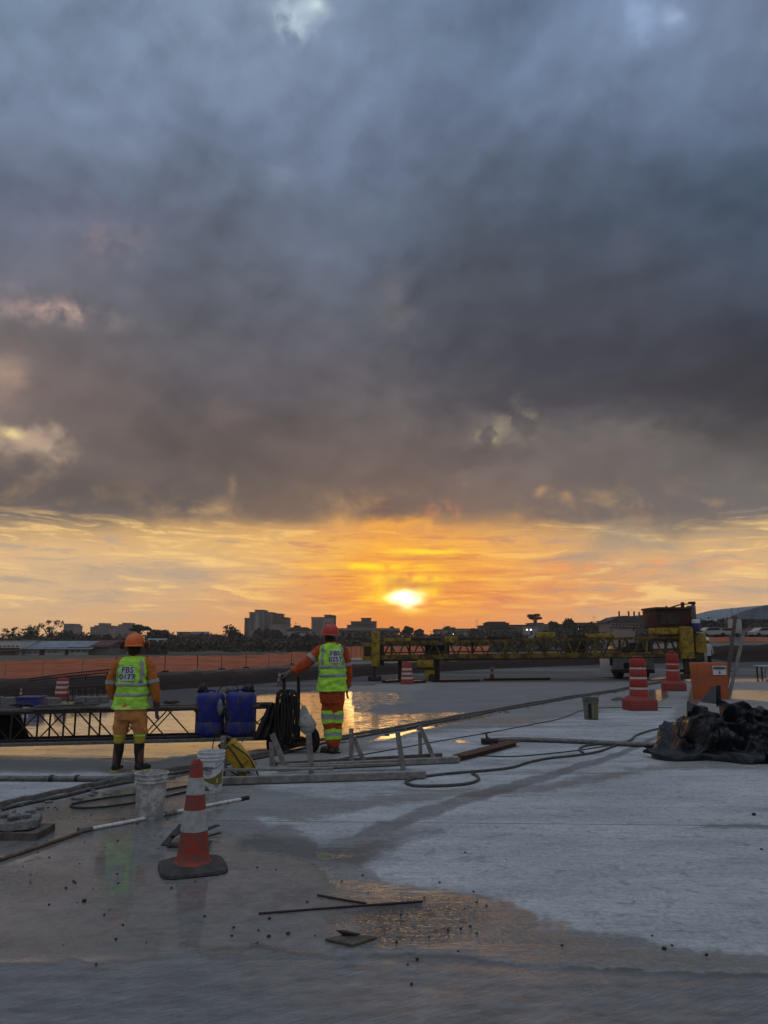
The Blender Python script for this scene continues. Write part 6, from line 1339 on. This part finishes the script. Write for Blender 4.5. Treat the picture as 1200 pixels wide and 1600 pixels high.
m_ = MB(); m_.prism([(w*.14, hgt*.705), (w*.20, hgt*.705), (w*.175, hgt*.79), (w*.165, hgt*.79)], yf-.008, yf-.005); m_.build('notice_symbol', M['redbrown'], no); m_ = MB(); m_.box((w*.17, yf-.009, hgt*.725), (w*.03, .003, hgt*.04)); m_.build('notice_symbol', M['ink'], no)
gy = g0.y+.55
for (x0, y0, x1, y1, w_, mk, lb) in ((1132,1080,1149,963,.10,'wood2','dark timber board leaning tall behind the orange box'),(1138,1080,1163,985,.085,'wood','thinner pale board leaning right of the tall dark board'),(1108,1080,1102,1018,.06,'wood','short pale board standing left behind the orange box')):
    a = D(x0, y0, gy); b_ = D(x1, y1, gy+.3); a.z = .0; m_ = MB(); m_.beam(a, b_, w_*1.0, .05, up=(0, -1, 0), bev=.006); o = m_.build('leaning_board', M[mk]); tag(o, lb, 'board', 'boards leaning behind the orange box')
g0 = P(1207, 1061); e = empty('small_table', g0, 'small table with a pale top and dark underside at the right edge', 'table'); hgt = D(1207, 1041, g0.y).z; MB().box((0, .2, hgt), (1.05, .6, .05), bev=.01).build('tabletop', M['whitep'], e)
for x in (-.42, .42):
    for y in (0, .4): MB().beam((x, y, 0), (x, y, hgt-.025), .05, .05).build('leg', M['mdark'], e)
MB().box((-.15, .1, hgt*.45), (.14, .16, hgt*.7), bev=.02).build('canister', M['whitep'], e); MB().box((.2, .25, hgt*.45), (.3, .2, hgt*.75)).build('crate', M['mdark'], e)
# ------------------------------------------------------------ yellow slab-finishing machine
YM = P(600, 1064).y; O = Vector((D(830, 1000, YM).x, YM, 0)); e = empty('paving_machine', O, 'long yellow lattice machine spanning the asphalt, with a rusty engine house at its right end', 'machine')
def Mp(px, py, dy=0.): return D(px, py, YM+dy)-O
def mbx(name, x0, x1, y0, y1, mk, dy=0., th=.3, bev=.02, par=None): a, b_ = Mp(x0, y1, dy), Mp(x1, y0, dy); MB().box(((a.x+b_.x)/2, a.y+th/2, (a.z+b_.z)/2), (b_.x-a.x, th, b_.z-a.z), bev=bev).build(name, M[mk], par or e, smooth=30)
def mbm(name, x0, y0, x1, y1, mk, w=.1, dy=0., dy1=None): MB().beam(Mp(x0, y0, dy), Mp(x1, y1, dy if dy1 is None else dy1), w, w).build(name, M[mk], e)
for dy in (0., 1.3):
    mbm('bottom_chord', 594, 1027, 1070, 1022, 'mochre', .20, dy); mbm('top_chord', 594, 1004, 1070, 996, 'mochre' if dy == 0 else 'mdark', .10, dy)
    mbm('lower_flange', 594, 1032, 1075, 1026, 'mdark', .07, dy)
mbm('mid_chord', 594, 1020, 1070, 1014, 'mdark', .05, .0)
R = random.Random(2); xs = list(np.arange(598, 1066, 11.5))
for dy in (0., 1.3):
    for i, x in enumerate(xs[:-1]):
        t = (x-594)/476; yt, yb2 = 1004-8*t, 1028-5*t; x2 = xs[i+1]
        if i % 2: mbm('brace', x, yt, x2, yb2-(5/476)*11, 'mdark' if i % 3 == 0 else 'mochre', .06, dy)
        else: mbm('brace', x, yb2, x2, yt, 'mdark' if i % 3 == 0 else 'mochre', .06, dy)
for i, x in enumerate((612, 640, 697, 738, 790, 826, 850, 893, 930, 968, 1010, 1040)): t = (x-594)/476; mbm('upright', x, 1028-5*t, x, 1004-8*t, 'mochre' if i % 3 else 'mdark', .09, (0, 1.3)[i % 2])
mbx('deck_plate', 600, 642, 997, 1003, 'myel', -.05, 1.2); mbx('deck_plate', 632, 690, 996, 1003, 'mdark', .1, 1.); mbx('deck_plate', 696, 716, 994, 1004, 'myel', -.1, .5); mbx('deck_plate', 716, 752, 996, 1001, 'mdark', .2, 1.); mbx('deck_plate', 762, 800, 994, 999, 'mdark', .2, .9); mbx('deck_plate', 842, 868, 988, 996, 'myel', .0, .6); mbx('deck_plate', 920, 960, 990, 996, 'myel', .0, .6)
mbx('screed_carriage', 665, 702, 1008, 1026, 'mdark', .3, .6); mbx('screed_carriage', 888, 914, 992, 1020, 'mdark', .5, .7); mbx('screed_carriage', 985, 1020, 1004, 1018, 'mdark', .4, .6)
for x0, x1, y0 in ((700, 712, 1000), (766, 790, 988), (905, 916, 984)):
    mbm('hand_rail', x0, 1000, x0, y0-6, 'mdark', .035, .2); mbm('hand_rail', x0, y0-6, x1+14, y0-6, 'mdark', .03, .2); mbm('hand_rail', x1+14, y0-6, x1+20, 999, 'mdark', .03, .2)
# left leg
mbx('leg_column', 580.5, 593.5, 986, 1041, 'myel', -.15, .35); mbx('leg_frame', 566, 581, 1004.5, 1031, 'myel', -.05, .3); mbx('leg_recess', 569, 579, 1010, 1025, 'mdark', -.075, .02, 0)
mbx('foot_post', 582.5, 588, 1041, 1060, 'mdark', -.05, .14); mbx('foot', 577, 594, 1059, 1065, 'mdark', -.1, .35); mbx('cable_box', 593, 600, 1008, 1040, 'mdark', .05, .1)
for x in (578.5, 592.5): c = Mp(x, 1062, -.1); MB().lathe((c.x, c.y, .1), [(.03, -.06), (.1, -.06), (.1, .06), (.03, .06)], 16, rot=Matrix.Rotation(math.pi/2, 3, 'X')).build('wheel', M['mdark'], e)
mbx('support_post', 622, 627.5, 1028, 1065, 'mdark', .3, .16)
# middle leg
mbx('hydraulic_box', 652.5, 677, 1031, 1043, 'myel', -.2, .6); mbx('bracket', 650, 680, 1042, 1046, 'mdark', -.15, .5); mbx('leg_column', 664, 679, 1044.5, 1061, 'myel', -.1, .34); mbx('side_post', 679, 687, 1028, 1062, 'mdark', .1, .2)
c = Mp(675, 1060, -.15); MB().lathe((c.x, c.y, .14), [(.02, -.08), (.14, -.08), (.15, 0), (.14, .08), (.02, .08)], 20, rot=Matrix.Rotation(math.pi/2, 3, 'X')).build('wheel', M['mdark'], e, smooth=40)
# right tower
mbx('engine_house', 1026, 1080, 951, 980, 'mrust', .0, 1.5, .04); mbx('engine_roof', 1024, 1082, 948.5, 952, 'mdark', -.08, 1.7, .01); mbx('louvre_panel', 1032, 1060, 957, 975, 'mdark', -.03, .04, 0)
mbx('tower_panel', 1029, 1067, 980.5, 991, 'myel', -.12, 1.2); mbx('tower_column', 1066, 1083, 979, 1029.5, 'myel', -.25, .5, .05); mbx('tower_column', 1088, 1103.5, 989, 1020.5, 'myel', -.05, .5, .05); mbx('tower_recess', 1029, 1066, 992, 1002, 'mdark', .0, .9); mbx('ram_housing', 1086, 1101, 1020.5, 1034, 'mdark', .0, .4); mbx('leg_post', 1071, 1078, 1029, 1056, 'mdark', -.05, .2); mbx('leg_post', 1090, 1096, 1034, 1054, 'mdark', .1, .2); mbx('foot', 1064, 1085, 1054, 1061, 'mdark', -.15, .5); mbx('track_beam', 1060, 1100, 1046, 1050, 'mdark', .1, .3); mbx('back_post', 1083.5, 1088, 985, 1030, 'mdark', .2, .2)
mbm('exhaust', 1066.5, 951, 1066.5, 941, 'mrust', .11, .5); mbm('exhaust', 1083, 951, 1083, 940.5, 'mrust', .11, .5); mbm('pipe', 1067, 944.5, 1083, 942.5, 'mrust', .05, .5); mbx('exhaust_cap', 1078, 1087, 940, 944, 'mrust', .45, .2); mbm('lamp_post', 1041, 951, 1041, 947, 'mrust', .06, .5)
a, b_ = Mp(1077, 990, .6), Mp(1087, 946, .6); MB().lathe(((a.x+b_.x)/2, a.y, Mp(0, 968).z), [(.13, 0), (.15, .03), (.15, .48), (.12, .53)], 18).build('air_filter', M['greysteel'], e, smooth=40)
mbx('side_ladder', 1078, 1087, 946, 970, 'greysteel', .3, .3)
MB().tube([Mp(1068, 944, .5), Mp(1058, 946, .4), Mp(1040, 952, .3)], .03, 6, smooth=3).build('hose', M['mdark'], e)
# blue and white barrel on the machine's platform
c = D(1088, 985, YM-.1); k = YM/F; eb = empty('water_barrel', c, 'blue barrel with a white top standing on the right end of the machine', 'barrel')
MB().lathe((0, 0, 0), [(6.*k, 0), (6.3*k, .03), (6.3*k, 11*k)], 20).build('body', M['bluedrum'], eb, smooth=40); MB().lathe((0, 0, 11*k), [(6.3*k, 0), (6.2*k, 4.5*k), (5*k, 5.5*k), (2*k, 5.8*k)], 20).build('lid', M['bucket'], eb, smooth=40)
MB().box(c-Vector((0, 0, .03))-O, (.36, .36, .05)).build('barrel_shelf', M['mdark'], e)
# ------------------------------------------------------------ truck behind the machine
g0 = P(985, 1061); g0.y = YM+1.6; g0.x = D(988, 1000, g0.y).x; e = empty('truck', (g0.x, g0.y, 0), 'white truck half hidden behind the near drum, under the yellow machine', 'truck')
def Tp(px, py, dy=0.): return D(px, py, g0.y+dy)-Vector((g0.x, g0.y, 0))
def tbx(name, x0, x1, y0, y1, mk, dy=0., th=.3, bev=.02): a, b_ = Tp(x0, y1, dy), Tp(x1, y0, dy); MB().box(((a.x+b_.x)/2, a.y+th/2, (a.z+b_.z)/2), (b_.x-a.x, th, b_.z-a.z), bev=bev).build(name, M[mk], e, smooth=30)
tbx('cab', 956, 1022, 1024, 1049, 'whitep', 0, 1.8, .06); tbx('grille', 975, 1004, 1036, 1045, 'mdark', -.03, .05, 0); tbx('bumper', 957, 1023, 1046, 1052, 'mdark', -.12, .2); tbx('windscreen', 964, 1016, 1010, 1027, 'win', .15, 1.5, .08); tbx('headlight', 963, 969, 1040, 1044, 'tape', -.03, .05, 0); tbx('headlight', 1011, 1017, 1040, 1044, 'tape', -.03, .05, 0); tbx('mirror', 953.5, 957, 1026, 1040, 'mdark', -.1, .1)
for x in (970, 1010): c = Tp(x, 1052, .1); MB().lathe((c.x, .45, .36), [(.15, -.16), (.34, -.15), (.36, -.08), (.36, .08), (.34, .15), (.15, .16)], 24, rot=Matrix.Rotation(math.pi/2, 3, 'Y')).build('wheel', M['tyre'], e, smooth=40)
# ------------------------------------------------------------ planks on the asphalt, rebar mat, crates on the left
for (x0, x1, y, lb) in ((676,748,1066,'long dark plank at the slab edge below the middle leg of the machine'),(757,858,1063.5,'longer dark plank on the asphalt behind the small cone'),(640,662,1068,'short dark plank beside the drum under the machine'),(600,626,1067,'low dark plank by the left foot of the machine')):
    a, b_ = P(x0, y), P(x1, y-1.2); o = MB().beam(a+Vector((0, 0, .05)), b_+Vector((0, 0, .05)), .25, .09).build('dark_plank', M['black']); tag(o, lb, 'plank', 'planks along the far slab edge')
g = P(41, 1112); e = empty('blue_crate', g, 'blue plastic crate behind the lattice beam at the far left', 'crate'); hh = D(41, 1091, g.y).z; w = 33*g.y/F
MB().box((0, .2, hh/2), (w, .45, hh), bev=.03).build('body', M['bluedrum'], e, smooth=30); MB().box((0, .2, hh+.01), (w+.04, .5, .04), bev=.01).build('rim', M['bluedrum'], e, smooth=30); MB().box((0, -.032, hh*.28), (.14, .012, .1)).build('label', M['patch'], e)
RR = random.Random(6)
for i, (x0, x1, y0, y1) in enumerate(((-40,-4,1090,1106),(0,22,1091,1106),(58,72,1091,1104),(73,88,1092,1104),(116,133,1090,1101),(134,148,1090,1101),(150,165,1089,1099))):
    g = P((x0+x1)/2, y1); k = g.y/F; o = MB().box((0, .15, (y1-y0)*k/2), ((x1-x0)*k*.96, .3, (y1-y0)*k), bev=.012).build('concrete_block', M['conc']); o.location = g
    tag(o, ['grey concrete block at the very left edge of the row behind the beam','grey concrete block just left of the blue crate','grey concrete block just right of the blue crate','grey concrete block directly left of the lone red drum','grey concrete block right of the leaf bundle','middle grey block between the leaf bundle and the worker','grey concrete block nearest the left worker in the row'][i], 'concrete block', 'row of grey blocks behind the lattice beam')
# rebar mat propped along the bank
A_, B_ = P(40, 1088), P(168, 1082); O = A_.copy(); e = empty('rebar_mat', O, 'long mat of rusty rebar bars propped before the fence on the left', 'rebar mat')
zA, zB = D(40, 1061, A_.y).z, D(168, 1046, B_.y).z; zA2, zB2 = D(40, 1068, A_.y).z, D(168, 1056, B_.y).z
def rb(t, w): return (A_.lerp(B_, t)-O)+Vector((0, .1*w, (zA2+(zB2-zA2)*t)*(1-w)+(zA+(zB-zA)*t)*w))
for w in (0, .5, 1): MB().tube([rb(0, w), rb(.5, w)+Vector((0, 0, .02)), rb(1, w)], .018, 6, smooth=3).build('long_bar', M['rebar'], e)
for i in range(26): t = .22+.78*i/26; MB().tube([rb(t, -.1), rb(t, 1.12)], .012, 5).build('cross_bar', M['rebar'], e)
for t in (0.02, .35, .7, .98): MB().tube([A_.lerp(B_, t)-O, rb(t, .6)], .03, 6).build('stake', M['rebar'], e)
A_, B_ = P(105, 1098), P(172, 1093); O = A_.copy(); e = empty('rebar_cage', O, 'low rusty rebar cage standing behind the beam next to the left worker', 'rebar cage'); h_ = .38
for y in (0, .3):
    for z in (.05, h_): MB().tube([(0, y, z), tuple((B_-O)+Vector((0, y, z)))], .014, 6).build('long_bar', M['rebar'], e)
for i in range(8): q = (B_-O)*(i/7); MB().tube([q+Vector((0, 0, 0)), q+Vector((0, 0, h_)), q+Vector((0, .3, h_)), q+Vector((0, .3, 0))], .011, 5).build('stirrup', M['rebar'], e)
# ------------------------------------------------------------ warm evening haze
hm = bpy.data.materials.new('evening_haze'); hm.use_nodes = True; hm.node_tree.nodes.clear()
hb = NB(hm.node_tree); ho = hb.n('ShaderNodeOutputMaterial'); pv = hb.n('ShaderNodeVolumePrincipled')
pv.inputs['Color'].default_value = (.95, .9, .86, 1); pv.inputs['Density'].default_value = .00038; pv.inputs['Anisotropy'].default_value = .3
hm.node_tree.links.new(pv.outputs[0], ho.inputs['Volume'])
ho_ = MB().box((0, 345, 28.5), (1400, 750, 67)).build('haze', hm); ho_['kind'] = 'stuff'; ho_['label'] = 'thin warm evening haze in the air over the site'
